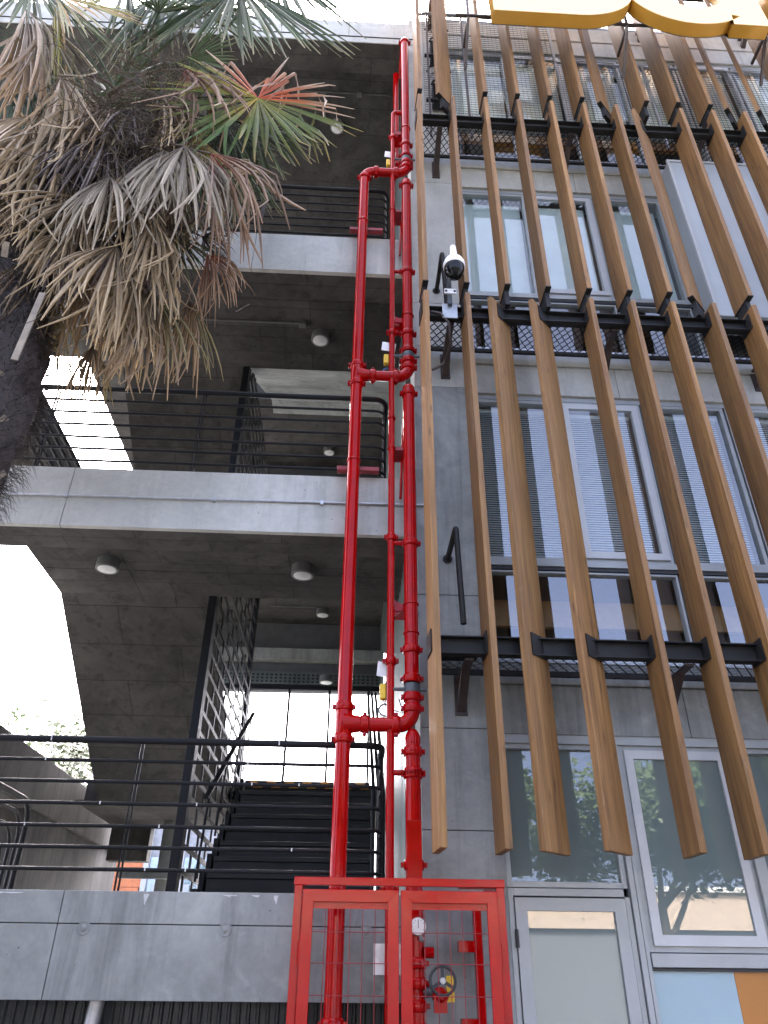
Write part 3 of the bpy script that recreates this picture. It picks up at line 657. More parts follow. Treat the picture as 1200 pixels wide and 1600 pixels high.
# ground floor: door, fixed lights, panels
def gf():
    h = HEAD[0]
    MB().box(1.045, XE, 5.262, 5.36, h-.06, h).build('head_rail', 'aluminium', ob)
    window(1.05, 1.845, 2.09, h-.06, 'frosted_glass')
    dw = MB().box(1.05, 1.085, 5.275, 5.35, .12, 2.085).box(1.085, 1.81, 5.275, 5.35, 2.04, 2.085).box(1.81, 1.845, 5.275, 5.35, .12, 2.04).build('door', 'aluminium', ob, bevel=.003)
    m = MB(); a, b, d = 1.09, 1.805, 2.03; s_ = .075
    for poly in ([(a, .2), (a+s_, .2+s_), (a+s_, d-s_), (a, d)], [(b-s_, .2+s_), (b, .2), (b, d), (b-s_, d-s_)], [(a+s_, d-s_), (b-s_, d-s_), (b, d), (a, d)]):
        m.prism(poly, (0, 5.262, 0), (1, 0, 0), (0, 0, 1), (0, .05, 0))
    m.build('door_leaf', 'aluminium', dw)
    MB().box(a+s_-.004, b-s_+.004, 5.285, 5.291, .25, d-s_+.004).build('pane', 'frosted_glass', dw)
    MB().lathe((1.087, 5.258, 1.80), (0, 0, 1), [(-.05, .012), (.05, .012)], 10).build('hinge', 'dark_rubber', dw)
    MB().box(1.85, 1.885, 5.255, 5.36, .12, h-.06).box(1.89, 1.915, 5.262, 5.36, .12, h-.06).build('mullion', 'aluminium', ob, bevel=.003)
    x0 = 1.92
    for j in range(4):
        window(x0, x0+.80, 1.735, h-.06, 'frosted_glass', 'sash' if j % 2 == 0 else 'fixed', mat='aluminium')
        MB().box(x0, x0+.80, 5.255, 5.36, 1.655, 1.73).build('sill_rail', 'aluminium', ob, bevel=.003)
        MB().box(x0, x0+.80, 5.268, 5.36, 1.635, 1.65).build('sill_shadow', 'dark_rubber', ob)
        MB().box(x0+.80, x0+.85, 5.255, 5.36, .12, h-.06).build('mullion', 'aluminium', ob, bevel=.003)
        x0 += .855
    MB().box(1.92, 2.43, 5.285, 5.31, .12, 1.635).build('blue_panel', 'panel_blue', ob)
    MB().box(2.432, 4.6, 5.285, 5.31, .12, 1.635).build('orange_panel', 'panel_orange', ob)
    MB().box(1.0, XE, 5.6, 5.7, 0, h).build('room_wall', 'room_grey', ob)
gf()
# pale box panel projecting from the third glazed floor
bx = thing('sign_box', 'pale grey box panel projecting behind the slats at upper right', 'panel', (4.4, 5.1, 7.2))
MB().box(3.50, 5.9, 4.96, 5.22, 7.15, 9.72).build('box_body', 'panel_white', bx, bevel=.006)
MB().box(3.485, 3.515, 4.945, 4.975, 7.15, 9.735).build('corner_trim', 'white_frame', bx)
MB().box(3.515, 5.9, 4.945, 4.962, 9.70, 9.735).build('edge_trim', 'white_frame', bx)
for x in (4.32, 5.1): MB().box(x, x+.006, 4.957, 4.965, 7.15, 9.70).build('seam', 'galvanised', bx)

# ------------------------------------------------------------------ maintenance walkways: channel, brackets, expanded-metal grating
def expanded(x0, x1, y0, y1, z, lw=.062, sw=.046, t=.0045, h=.008):
    m = MB(); ny = max(2, round((y1-y0)/sw)); sw = (y1-y0)/ny; nx = int((x1-x0)/(lw/2))
    for j in range(ny):
        yc = y0+(j+.5)*sw
        for i in range(nx):
            s0 = 1 if (i+j) % 2 else -1
            a = (x0+i*lw/2, yc+s0*sw/2, z+s0*h*.4); b = (x0+(i+1)*lw/2, yc-s0*sw/2, z-s0*h*.4)
            d = Vector((b[1]-a[1], -(b[0]-a[0]), 0)).normalized()*t
            m.add([(a[0]-d.x, a[1]-d.y, a[2]), (a[0]+d.x, a[1]+d.y, a[2]), (b[0]+d.x, b[1]+d.y, b[2]), (b[0]-d.x, b[1]-d.y, b[2]),
                   (a[0]-d.x, a[1]-d.y, a[2]+h), (a[0]+d.x, a[1]+d.y, a[2]+h), (b[0]+d.x, b[1]+d.y, b[2]+h), (b[0]-d.x, b[1]-d.y, b[2]+h)],
                  [(3,2,1,0), (4,5,6,7), (0,1,5,4), (2,3,7,6)])
    return m
WZ = [3.58, 6.82, 9.99, 13.46]
WL = ['black steel walkway with mesh floor above the ground floor windows', 'black steel walkway with mesh floor behind the security camera', 'black steel walkway with mesh floor below the top windows', 'steel mesh canopy walkway at the roof behind the orange letters']
GX0, GX1 = .60, 6.4
for k, z in enumerate(WZ):
    t = thing('walkway', WL[k], 'walkway', (3, 4.9, z-.12), 'steel walkways behind the slats')
    hgt = .13
    ch = MB().box(GX0, GX1, 4.745, 4.753, z-hgt, z).box(GX0, GX1, 4.70, 4.745, z-.009, z-.001).box(GX0, GX1, 4.70, 4.745, z-hgt+.001, z-hgt+.009).build('channel_beam', 'black_steel', t)
    zg = z-.10
    expanded(GX0+.02, GX1, 4.775, 5.12, zg, **(dict(lw=.072, sw=.05, t=.003) if k < 3 else dict(lw=.08, sw=.055, t=.003))).build('grating', 'black_steel', t, kind='stuff')
    MB().box(GX0, GX1, 5.135, 5.16, zg-.02, zg+.02).build('rear_angle', 'black_steel', t)
    MB().box(GX0, GX1, 4.757, 4.773, zg-.03, zg+.02).build('front_angle', 'black_steel', t)
    MB().box(GX0-.012, GX0, 4.70, 5.24, z-hgt, z).build('end_plate', 'brown_steel', t)
    for i, x in enumerate((.80, 2.33, 3.87, 5.4)):
        MB().box(x-.03, x+.03, 4.76, 5.235, zg-.055, zg-.037).build('bracket_arm', 'brown_steel', t)
        MB().prism([(4.92, zg-.056), (5.0, zg-.056), (5.235, zg-.20), (5.235, zg-.27)][::-1], (x-.03, 0, 0), (0, 1, 0), (0, 0, 1), (.06, 0, 0)).build('raking_strut', 'brown_steel', t)
        MB().box(x-.045, x+.045, 5.236, 5.249, zg-.29, zg+.02).build('wall_plate', 'brown_steel', t)
# wire guard on the top walkway
t = thing('wire_guard', 'square wire mesh guard standing on the top walkway before the windows', 'mesh guard', (2.5, 4.93, 9.95))
m = MB(); x = .66
while x < 5.8: m.box(x-.0009, x+.0009, 4.93, 4.934, 9.96, 12.9 if x < 2.4 else 11.75); x += .052
z = 9.99
while z < 12.9: m.box(.66, 2.4 if z > 11.75 else 5.8, 4.934, 4.938, z-.0009, z+.0009); z += .052
m.build('wire_mesh', 'black_steel', t, kind='stuff')
for x in (.72, 1.20, 2.4, 3.55, 4.7, 5.8): MB().box(x-.012, x+.012, 4.925, 4.95, 9.95, 12.95 if x < 2.5 else 11.8).build('post', 'brown_steel' if x < 2 else 'galvanised', t)
MB().box(.66, 2.4, 4.922, 4.95, 12.9, 12.93).build('top_bar', 'galvanised', t)
MB().box(2.4, 5.8, 4.922, 4.95, 11.77, 11.80).build('top_bar', 'galvanised', t)
# ribbed ventilation cowls at the upper corner
for i, z in enumerate((11.05, 12.15)):
    t = thing('vent_cowl', ['black ribbed vent cowl at the upper building corner, lower of two', 'black ribbed vent cowl at the upper building corner, upper of two'][i], 'vent', (.87, 5.2, z), 'vent cowls at the building corner')
    MB().box(.79, .96, 5.12, 5.24, z, z+.42).build('louvre_box', 'dark_interior', t)
    for j in range(3):
        r_ = .095+j*.03; MB().tube([(.875-r_, 5.11-j*.02, z+.36+.12*j)] + arc((.875, 5.11-j*.02, z+.40+.12*j), math.pi, 0, r_*.9, (1, 0, 0), (0, 0, 1), 10) + [(.875+r_, 5.11-j*.02, z+.36+.12*j)], .014, 8).build('rib', 'galvanised' if j % 2 else 'black_steel', t)
    for j in range(7): MB().box(.80, .95, 5.105, 5.118, z+.03+j*.055, z+.045+j*.055).build('louvre', 'black_steel', t)
    MB().box(.70, 1.04, 5.08, 5.12, z-.05, z-.02).build('shelf_bar', 'black_steel', t)

# ------------------------------------------------------------------ timber slat screen
GRID = [.558+.381*i for i in range(16)]
ROWS = [(2.22, 6.885, {2, 3}, 11, 'lower'), (7.02, 10.18, {7}, 13, 'middle'), (10.30, 13.7, {1, 6, 10, 11}, 15, 'upper')]
TL = ['lowest row of long vertical timber slats hanging over the ground floor', 'middle row of vertical timber slats beside the security camera', 'top row of vertical timber slats behind the orange letters']
for r_, (z0, z1, turned, n, nm) in enumerate(ROWS):
    t = thing('timber_screen', TL[r_], 'slat screen', (2.4, 4.72, z0), 'rows of timber slats')
    for i in range(n):
        gx = GRID[i]
        if i in turned: near, far = Vector((gx-.175, 4.628)), Vector((gx+.02, 4.812))
        else:
            j = random.uniform(-.004, .004); near, far = Vector((gx+j, 4.578)), Vector((gx-j-(.012 if i < 2 else .004), 4.845))
        d = (far-near); L = d.length; d.normalize(); nn = Vector((d.y, -d.x))
        cx, cy = (near+far)/2
        dz = random.uniform(-.006, .006)
        za, zb = z0+dz, z1+random.uniform(-.008, .008)
        lean = random.uniform(-.003, .003)
        m = MB(); w_ = .023; c_ = Vector((cx, cy)); rings = 1
        pts = [c_+d*(L/2*sx)+nn*(w_*sy) for sx, sy in ((-1,-1),(1,-1),(1,1),(-1,1))]
        V = [(p.x-cx, p.y-cy, 0) for p in pts]+[(p.x-cx+lean, p.y-cy, zb-za) for p in pts]
        m.add(V, [(0,3,2,1),(4,5,6,7),(0,1,5,4),(1,2,6,5),(2,3,7,6),(3,0,4,7)])
        s_ = link('slat', m.mesh('slat', 'timber'), t, Vector((cx, cy, za))-t.location, bevel=.004)
        # steel shoe: flat bars gripping the slat foot / beam crossing
        def flat(zl, zh, off, ln, sd):
            q = c_+nn*(sd*(w_+.006)); mm = MB().obox((q.x-cx+d.x*off, q.y-cy+d.y*off, (zl+zh)/2-za), (d.x*ln/2, d.y*ln/2, 0), (nn.x*.004, nn.y*.004, 0), (0, 0, (zh-zl)/2))
            link('bracket', mm.mesh('bracket', 'black_steel'), s_, (0, 0, 0))
        if r_ > 0:
            mm = MB().obox((0, 0, -.006), (d.x*L/2*1.0, d.y*L/2, 0), (nn.x*.027, nn.y*.027, 0), (0, 0, .005)); link('shoe', mm.mesh('shoe', 'black_steel'), s_, (0, 0, 0))
            mm = MB().obox((d.x*.02, d.y*.02, -.10), (d.x*.085, d.y*.085, 0), (nn.x*.02, nn.y*.02, 0), (0, 0, .10)); link('stem_plate', mm.mesh('stem_plate', 'black_steel'), s_, (0, 0, 0))
        if r_ == 0:
            for sd in (-1, 1): flat(3.44, 3.60, .02, .17, sd)
        if r_ < 2:
            zt = WZ[r_+1]
            for sd in (-1, 1): flat(zt-.14, zt+.03, .03, .17, sd)

# ------------------------------------------------------------------ orange sign letters
def letter(name_label, outer, holes, x, z, h, y=4.13, dep=.155):
    t = thing('sign_letter', name_label, 'sign letter', (x, y, z), 'orange channel letters of the roof sign')
    cu = bpy.data.curves.new('glyph', 'CURVE'); cu.dimensions = '2D'; cu.fill_mode = 'BOTH'; cu.extrude = dep/2-.006; cu.bevel_depth = 0
    for poly in [outer]+holes:
        sp_ = cu.splines.new('POLY'); sp_.points.add(len(poly)-1); sp_.use_cyclic_u = True
        for i, (a, b) in enumerate(poly): sp_.points[i].co = (a*h, b*h, 0, 1)
    tmp = bpy.data.objects.new('tmp', cu); COL.objects.link(tmp); bpy.context.view_layer.update()
    me = bpy.data.meshes.new_from_object(tmp.evaluated_get(bpy.context.evaluated_depsgraph_get())); bpy.data.objects.remove(tmp)
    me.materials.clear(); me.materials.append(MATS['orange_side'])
    o = link('return', me, t, (0, dep/2+.003, 0)); o.rotation_euler = (R(90), 0, 0)
    cu.extrude = .004
    tmp = bpy.data.objects.new('tmp', cu); COL.objects.link(tmp); bpy.context.view_layer.update()
    me = bpy.data.meshes.new_from_object(tmp.evaluated_get(bpy.context.evaluated_depsgraph_get())); bpy.data.objects.remove(tmp)
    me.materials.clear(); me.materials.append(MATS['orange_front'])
    o = link('face', me, t, (0, .002, 0)); o.rotation_euler = (R(90), 0, 0)
    cu.extrude = .003
    tmp = bpy.data.objects.new('tmp', cu); COL.objects.link(tmp); bpy.context.view_layer.update()
    me = bpy.data.meshes.new_from_object(tmp.evaluated_get(bpy.context.evaluated_depsgraph_get())); bpy.data.objects.remove(tmp)
    me.materials.clear(); me.materials.append(MATS['room_grey'])
    o = link('back_plate', me, t, (0, dep+.004, 0)); o.rotation_euler = (R(90), 0, 0)
    return t
def carc(cx, cy, rx, ry, a0, a1, n=28): return [(cx+rx*math.cos(R(a0+(a1-a0)*i/n)), cy+ry*math.sin(R(a0+(a1-a0)*i/n))) for i in range(n+1)]
Bo = [(0, 0), (.42, 0)] + carc(.42, .28, .30, .28, -90, 75) + carc(.40, .76, .26, .24, -60, 90) + [(0, 1)]
Bh1 = [(.19, .16), (.42, .16)] + carc(.42, .285, .11, .125, -90, 90) + [(.19, .41)]
Bh2 = [(.19, .57), (.38, .57)] + carc(.38, .71, .09, .14, -90, 90) + [(.19, .85)]
letter('orange letter with flat left side and rounded bowl, leftmost on the sign', Bo, [Bh1, Bh2], 1.412, 11.255, 2.45)
ao = carc(.30, .33, .33, .345, 118, 315, 40) + [(.49, .10), (.48, 0), (.67, 0), (.67, .68), (.48, .68), (.48, .60)] + carc(.30, .33, .33, .345, 60, 117, 10)
ah = carc(.325, .33, .155, .18, 0, 360, 36)[:-1]
letter('orange letter with round bowl and straight stem beside the leftmost letter', ao, [ah], 3.17, 11.245, 2.35)
letter('orange letter cut off at the top right corner of the view', [(0, 0), (.19, 0), (.19, .68), (0, .68)], [], 4.92, 11.25, 2.35)
t = thing('letter_carrier', 'dark steel frame of thin tubes carrying the orange letters', 'sign support', (3, 4.35, 11.3))
MB().box(1.0, 6.2, 4.315, 4.345, 11.52, 11.55).build('lower_rail', 'brown_steel', t)
MB().box(1.0, 6.2, 4.315, 4.345, 12.9, 12.93).build('upper_rail', 'brown_steel', t)
for x in (1.15, 3.12, 4.86, 6.1):
    MB().box(x-.015, x+.015, 4.32, 4.35, 11.55, 12.9).build('post', 'brown_steel', t)
    MB().bar((x, 4.34, 11.53), (x, 4.72, 11.05), .03, .03).build('stay', 'brown_steel', t)
    MB().bar((x, 4.34, 11.53), (x, 4.70, 11.53), .03, .03).build('stay', 'brown_steel', t)

# ------------------------------------------------------------------ security camera and access handles
t = thing('security_camera', 'white dome security camera on a grey arm at the second walkway', 'camera', (.78, 4.66, 6.82))
CX, CY, CZ2 = .815, 4.50, 7.17
hs = MB().lathe((CX, CY, CZ2-.03), (0, 0, 1), [(-.03, .098), (-.01, .102), (.02, .100), (.06, .085), (.095, .058), (.12, .04), (.15, .034), (.20, .033)], 32).build('housing', 'white_plastic', t)
MB().lathe((CX, CY, CZ2-.06), (0, 0, -1), [(0, .092), (.03, .093), (.065, .085), (.10, .066), (.125, .04), (.137, .015), (.139, 0)], 32).build('dome', 'dome_glass', t)
MB().tube([(CX, CY, CZ2+.15), (CX, CY, CZ2+.20)] + [Vector(q) for q in arc((CX, CY+.06, CZ2+.20), math.pi, math.pi/2, .06, (0, 1, 0), (0, 0, 1), 6)][1:] + [(CX, 4.665, CZ2+.26)], .03, 14).build('neck', 'white_plastic', t)
MB().box(CX-.08, CX+.03, CY+.13, CY+.145, CZ2-.25, CZ2-.19).build('junction_plate', 'white_plastic', t)
for x in (CX-.065, CX+.015): MB().lathe((x, CY+.128, CZ2-.225), (0, -1, 0), [(0, .012), (.006, .011)], 10).build('screw', 'dark_rubber', t)
MB().box(CX-.05, CX-.01, CY+.145, CY+.185, 6.80, CZ2+.28).build('mast', 'grey_valve', t)
MB().box(CX-.10, CX+.04, 4.685, 4.698, 6.66, 6.84).build('base_plate', 'galvanised', t, bevel=.004)
MB().tube([(CX-.20, 4.70, 6.74), (CX-.12, 4.68, 6.70), (CX-.04, 4.72, 6.63), (CX-.02, 4.80, 6.45), (CX-.05, 5.0, 6.40), (CX-.14, 5.2, 6.50)], .014, 8).build('cable', 'brown_steel', t)
for z, lb in ((7.6, 'black bent tube handle on the column behind the security camera'), (4.42, 'black bent tube handle on the column above the lowest walkway')):
    t = thing('access_handle', lb, 'handle', (.76, 4.8, z-.8), 'bent tube handles by the walkways')
    zt = z+.08; x = .755
    MB().tube([(x+.02, 4.78, z-.72), (x, 4.78, zt-.05)] + [Vector(q) for q in arc((x, 4.83, zt-.05), math.pi, math.pi/2, .05, (0, 1, 0), (0, 0, 1), 6)][1:] + [(x-.005, 5.18, zt-.02), (x-.008, 5.249, zt-.03)], .022, 14).build('tube', 'black_steel', t)
    MB().lathe((x-.008, 5.249, zt-.03), (0, -1, 0), [(0, .04), (.01, .04)], 16).build('flange', 'black_steel', t)
t = thing('junction_tray', 'dark steel tray standing on the lowest walkway by the column', 'tray', (.75, 4.95, 3.58))
MB().box(.64, .92, 5.0, 5.02, 3.585, 3.70).box(.64, .66, 5.02, 5.2, 3.585, 3.70).box(.90, .92, 5.02, 5.2, 3.585, 3.70).build('tray_side', 'black_steel', t)
MB().box(.66, .90, 5.02, 5.2, 3.585, 3.60).build('tray_floor', 'black_steel', t)

# ------------------------------------------------------------------ fan palm
palm = thing('palm_tree', 'shaggy fan palm with a skirt of dead tan leaves at upper left', 'tree', (-2.72, 4.0, 0))
# (kind, leaf base, leaf tip, half spread)
LEAVES = [
    ('tan',(-2.90,3.75,7.96),(-2.57,3.50,6.17),45),
    ('tan',(-2.61,3.70,7.64),(-2.52,3.55,6.32),38),
    ('grey',(-2.03,3.60,6.89),(-1.72,3.45,5.94),50),
    ('tan',(-2.19,3.65,6.67),(-2.46,3.50,5.76),48),
    ('tan',(-1.84,3.65,6.14),(-1.81,3.50,5.04),50),
    ('tan',(-1.65,3.70,6.52),(-1.41,3.60,5.66),42),
    ('tan',(-1.70,3.80,6.44),(-1.36,3.70,5.45),40),
    ('brown',(-1.67,4.00,6.07),(-1.38,3.95,4.94),42),
    ('brown',(-2.04,4.15,5.61),(-1.90,4.15,4.96),40),
    ('grey',(-1.50,3.55,7.28),(-1.24,3.40,6.10),52),
    ('grey',(-1.68,3.60,7.28),(-1.53,3.50,6.37),55),
    ('red',(-1.29,3.60,7.27),(-0.54,3.50,6.04),34),
    ('red',(-1.28,4.00,6.52),(-0.93,3.95,5.81),46),
    ('red',(-1.74,3.70,8.73),(-1.14,3.55,7.43),42),
    ('brown',(-3.55,3.80,9.90),(-2.40,3.60,7.63),24),
    ('tan',(-2.83,3.70,8.49),(-2.21,3.55,6.94),36),
    ('brown',(-3.33,3.90,9.55),(-2.84,3.80,7.94),34),
    ('tan',(-1.92,3.75,8.35),(-1.30,3.60,7.36),30),
    ('brown',(-2.18,4.05,6.50),(-2.16,3.95,5.28),40),
    ('brown',(-1.38,4.15,6.14),(-1.28,4.10,5.22),36),
    ('tan',(-2.98,3.80,7.35),(-2.77,3.70,5.89),48),
    ('tan',(-1.91,3.75,6.93),(-1.60,3.65,6.05),40),
    ('tan',(-1.27,3.75,7.33),(-0.89,3.65,6.62),60),
    ('dark',(-1.39,4.10,6.87),(-0.92,4.00,6.53),45),
    ('brown',(-2.53,4.20,6.28),(-2.51,4.10,5.22),40),
    ('tan',(-2.27,3.75,6.38),(-2.26,3.60,5.60),45),
    ('tan',(-1.71,3.85,6.00),(-1.65,3.80,5.17),40),
    ('green',(-1.49,3.80,10.72),(-1.23,3.65,8.72),60),
    ('pale',(-1.87,4.00,9.51),(-1.32,4.10,9.12),85),
    ('turning',(-1.01,3.65,8.22),(-0.83,3.60,7.20),165),
    ('green',(-1.10,3.95,8.31),(-0.71,3.90,7.25),40),
    ('yellow',(-3.35,3.80,10.27),(-2.48,3.60,8.89),30),
    ('green',(-3.65,3.80,10.52),(-3.19,3.70,9.14),55),
    ('blue',(-3.96,4.30,10.13),(-3.52,4.50,9.09),60),
    ('green',(-1.65,4.20,7.02),(-1.41,4.20,6.35),50),
    ('green',(-2.45,4.10,11.26),(-1.85,4.00,9.54),60),
    ('green',(-2.94,4.20,11.60),(-2.88,4.00,9.82),50),
    ('green',(-1.27,4.00,11.81),(-1.18,3.90,9.79),50),
    ('pale',(-2.04,4.40,12.04),(-2.05,4.40,10.47),60),
    ('yellow',(-1.50,3.80,7.81),(-1.25,3.75,6.98),30),
    ('green',(-1.43,4.00,8.53),(-1.10,4.00,7.45),45),
    ('blue',(-3.83,4.40,9.87),(-3.73,4.50,8.78),60),
    ('green',(-3.05,4.00,6.95),(-2.90,4.00,6.24),50),
    ('green',(-1.34,4.20,8.34),(-1.33,4.20,7.36),55),
]
PAL = {'tan': ((.12, .072, .030), (.47, .345, .185)), 'grey': ((.16, .115, .070), (.47, .395, .275)), 'brown': ((.075, .042, .018), (.29, .19, .092)),
       'red': ((.12, .045, .022), (.28, .165, .08)), 'dark': ((.05, .035, .025), (.14, .10, .08)), 'green': ((.022, .048, .008), (.05, .085, .02)),
       'pale': ((.07, .12, .045), (.14, .20, .09)), 'yellow': ((.30, .22, .03), (.30, .30, .06)), 'blue': ((.03, .055, .04), (.06, .09, .06)), 'turning': ((.12, .15, .03), (.10, .16, .03))}
DEAD = {'tan', 'grey', 'brown', 'red', 'dark'}
def lerp3(a, b, t): return tuple(x+(y-x)*t for x, y in zip(a, b))
def fan_leaf(kind, base, tip, spread, rng):
    B = Vector(base); d = Vector(tip)-B; L = d.length; d.normalize()
    toward = (Vector((0, 0, 1.6))-B).normalized()
    nrm = (toward - d*toward.dot(d)).normalized()
    nrm = (nrm + d.cross(nrm)*rng.uniform(-.35, .35)).normalized()
    side = d.cross(nrm).normalized()
    dead = kind in DEAD; full = spread > 120
    n = int(13+spread*.44); n = min(n, 66)
    V = []; Fc = []; C = []
    c0, c1 = PAL[kind]
    for i in range(n):
        u = (i+.5)/n*2-1; th = R(spread)*u + rng.gauss(0, .02 if not dead else .05)
        Ls = L*(1-.22*abs(u)**1.6)*rng.uniform(.86, 1.06)
        if full: Ls = L*rng.uniform(.82, 1.0)*(1.0 if abs(u) < .5 else .95)
        dth = R(spread)*2/n
        dr0 = d*math.cos(th)+side*math.sin(th)
        # the blade is dished: outer rays lean back from the viewer, inner towards
        cup = (-.35*u*u+.08) if not full else -.05
        dr0 = (dr0 + nrm*(cup+rng.gauss(0, .05 if not dead else .13))).normalized()
        split = .52 if not dead else rng.uniform(.42, .62)
        K = 7; kink = rng.uniform(.55, .9) if (dead and rng.random() < .6) or (full and rng.random() < .45) else 2
        sag = (.85 if dead else .12)*rng.uniform(.5, 1.4); kdir = (Vector((0, 0, -1))+Vector((rng.gauss(0, .4), rng.gauss(0, .4), 0))).normalized()
        sc = rng.uniform(.62, 1.2); bl = len(V); p = B.copy(); dirn = dr0.copy(); ts = [0, .1, .28, .46, .64, .82, 1.0]
        curl = rng.gauss(0, .25)
        for k, t in enumerate(ts):
            if k:
                st = (ts[k]-ts[k-1])*Ls
                if t > kink: dirn = (dirn*.35+kdir*.9).normalized()
                else: dirn = (dirn+Vector((0, 0, -1))*sag*t*.55 + side*curl*.06*t).normalized()
                p = p+dirn*st
            wf = 2*Ls*t*math.tan(dth/2)*1.06
            w = max(wf, .006) if t <= split else max(.003, (2*Ls*split*math.tan(dth/2)*1.06)*(1-(t-split)/(1-split)*.93)**(.5 if dead else .65)*(.86 if dead else .95))
            w = min(w, .10)
            tw = rng.gauss(0, .1)*t + (curl if dead else curl*.3)*t
            sx = (dirn.cross(nrm)).normalized(); nn = sx.cross(dirn)
            ax = sx*math.cos(tw)+nn*math.sin(tw); fo = nn*math.cos(tw)-sx*math.sin(tw)
            V += [p-ax*w/2, p+fo*w*(.30 if not dead else .42), p+ax*w/2]
            c = lerp3(c0, c1, min(1, t*1.15))
            if kind == 'turning':
                rt_ = -math.degrees(th)
                if rt_ > 84 or rt_ < -145: c = lerp3((.60, .075, .002), (.32, .10, .02), min(1, t*2)) if t < .5 else lerp3((.30, .13, .05), (.50, .40, .28), t*2-1)
                elif rt_ < -100: c = lerp3((.42, .30, .02), (.20, .22, .04), t)
                elif -45 < rt_ < -20: c = lerp3((.62, .40, .02), (.09, .16, .03), min(1, t*1.8))
                else: c = lerp3((.26, .24, .02), (.11, .15, .015), min(1, t*2.2)) if t < .7 else lerp3((.11, .15, .015), (.36, .22, .05), (t-.7)/.3*(.3+.7*rng.random()))
            if kind == 'yellow' and i % 3 == 0: c = lerp3((.45, .26, .03), (.36, .22, .08), t)
            if kind == 'red' and t < .35: c = lerp3((.30, .07, .025), c, t/.35)
            if kind in ('green', 'pale', 'yellow') and t > .9: c = lerp3(c, (.36, .28, .14), .6)
            if kind == 'brown' and u < -.5: c = lerp3(c, (.16, .16, .05), .5)
            C += [tuple(x*sc for x in c)]*3
        for k in range(K-1):
            a = bl+k*3
            Fc += [(a, a+1, a+4, a+3), (a+1, a+2, a+5, a+4)]
    me = bpy.data.meshes.new('frond'); me.from_pydata([tuple(v) for v in V], [], Fc); me.update()
    ca = me.color_attributes.new('tint', 'FLOAT_COLOR', 'POINT')
    ca.data.foreach_set('color', np.array([(*c, 1) for c in C], dtype=np.float32).ravel())
    me.materials.append(MATS['palm_leaf'])
    return me
rng = random.Random(11)
TX, TY = -2.72, 4.02
LBL = {'turning': 'green fan leaf turning orange at its heart', 'pale': 'pale green fan leaf', 'grey': 'bleached grey dead fan leaf', 'red': 'reddish brown dead fan leaf'}
def add_leaf(kind, b, tp, sprd, pet=True):
    o = link('frond', fan_leaf(kind, b, tp, sprd, rng), palm, -palm.location)
    if kind in LBL: o['label'] = LBL[kind]
    if pet:
        B = Vector(b); zz = max(6.3, min(8.9, b[2]+.25+.5*rng.random())); A = Vector((TX+.12*rng.uniform(-1, 1)+.15, TY+.05, zz))
        dead = kind in DEAD
        M_ = (A+B)/2 + Vector((0, 0, .18 if dead else .05)); pts = [A, A.lerp(M_, .55)+Vector((0, 0, .04)), M_, M_.lerp(B, .5)+Vector((0, 0, .02)), B]
        MB().tube(pts, [.018, .015, .012, .010, .008], 6).build('petiole', 'palm_stalk' if dead else 'tree_leaf', o)
for kind, b, tp, sprd in LEAVES: add_leaf(kind, b, tp, sprd)
# extra fill: skirt behind and round the far side, dark tints standing in for shade
for i in range(46):
    a = rng.uniform(0, 2*math.pi); zb = rng.uniform(6.0, 8.3); rr = rng.uniform(.35, .75)
    b = (TX+.25+rr*math.cos(a)*1.15, TY+.10+rr*math.sin(a)*.6, zb); hang = rng.uniform(.75, 1.15)
    tp = (b[0]+math.cos(a)*.32, b[1]+math.sin(a)*.22, zb-hang)
    add_leaf(rng.choice(['tan', 'brown', 'brown', 'dark', 'dark', 'brown']), b, tp, rng.randint(28, 50), False)
for i in range(9):
    a = rng.uniform(0, 2*math.pi); zb = rng.uniform(8.9, 11.0); rr = rng.uniform(.5, 1.1)
    b = (TX+.3+rr*math.cos(a), TY+.2+rr*math.sin(a)*.7, zb)
    tp = (b[0]+math.cos(a)*.8, b[1]+math.sin(a)*.55, zb+rng.uniform(-.9, .35))
    add_leaf(rng.choice(['green', 'green', 'blue', 'yellow']), b, tp, rng.randint(45, 75))
# trunk: shaggy, swelling under the crown
prof = []; n = 26
m = MB()
zz = np.linspace(0, 7.3, 52); V = []; Fq = []
for i, z in enumerate(zz):
    r0 = .30+.06*math.sin(z*1.7)+(.10 if 4.2 < z < 6 else 0)*math.sin((z-4.2)/1.8*math.pi)
    for k in range(n):
        a = 2*math.pi*k/n; r_ = r0+rng.gauss(0, .022)+.03*math.sin(a*5+z*3); V.append((TX+r_*math.cos(a), TY+r_*math.sin(a)*.95, z))
for i in range(len(zz)-1): Fq += [(i*n+k, i*n+(k+1) % n, (i+1)*n+(k+1) % n, (i+1)*n+k) for k in range(n)]
m.add(V, Fq, True).build('trunk', 'palm_fibre', palm)
# fibre hairs on the trunk (uncountable)
m = MB()
for i in range(16000):
    z = rng.uniform(2.0, 7.6); a = rng.uniform(0, 2*math.pi); r0 = .30+.06*math.sin(z*1.7)+(.10 if 4.2 < z < 6 else 0)*math.sin((z-4.2)/1.8*math.pi)
    p = Vector((TX+r0*math.cos(a), TY+r0*math.sin(a), z)); o = Vector((math.cos(a), math.sin(a), rng.uniform(-.9, .5))).normalized()
    tg = Vector((-math.sin(a), math.cos(a), 0)); w = .0025; l_ = rng.uniform(.05, .24)
    q = p+o*l_*.5+tg*rng.gauss(0, .03); e = q+(o*.5+Vector((0, 0, -.8))+tg*rng.gauss(0, .5))*l_*.6
    m.add([p-tg*w, p+tg*w, q+tg*w, q-tg*w, e], [(0,1,2,3), (3,2,4)])
m.build('fibre', 'palm_fibre', palm, kind='stuff')
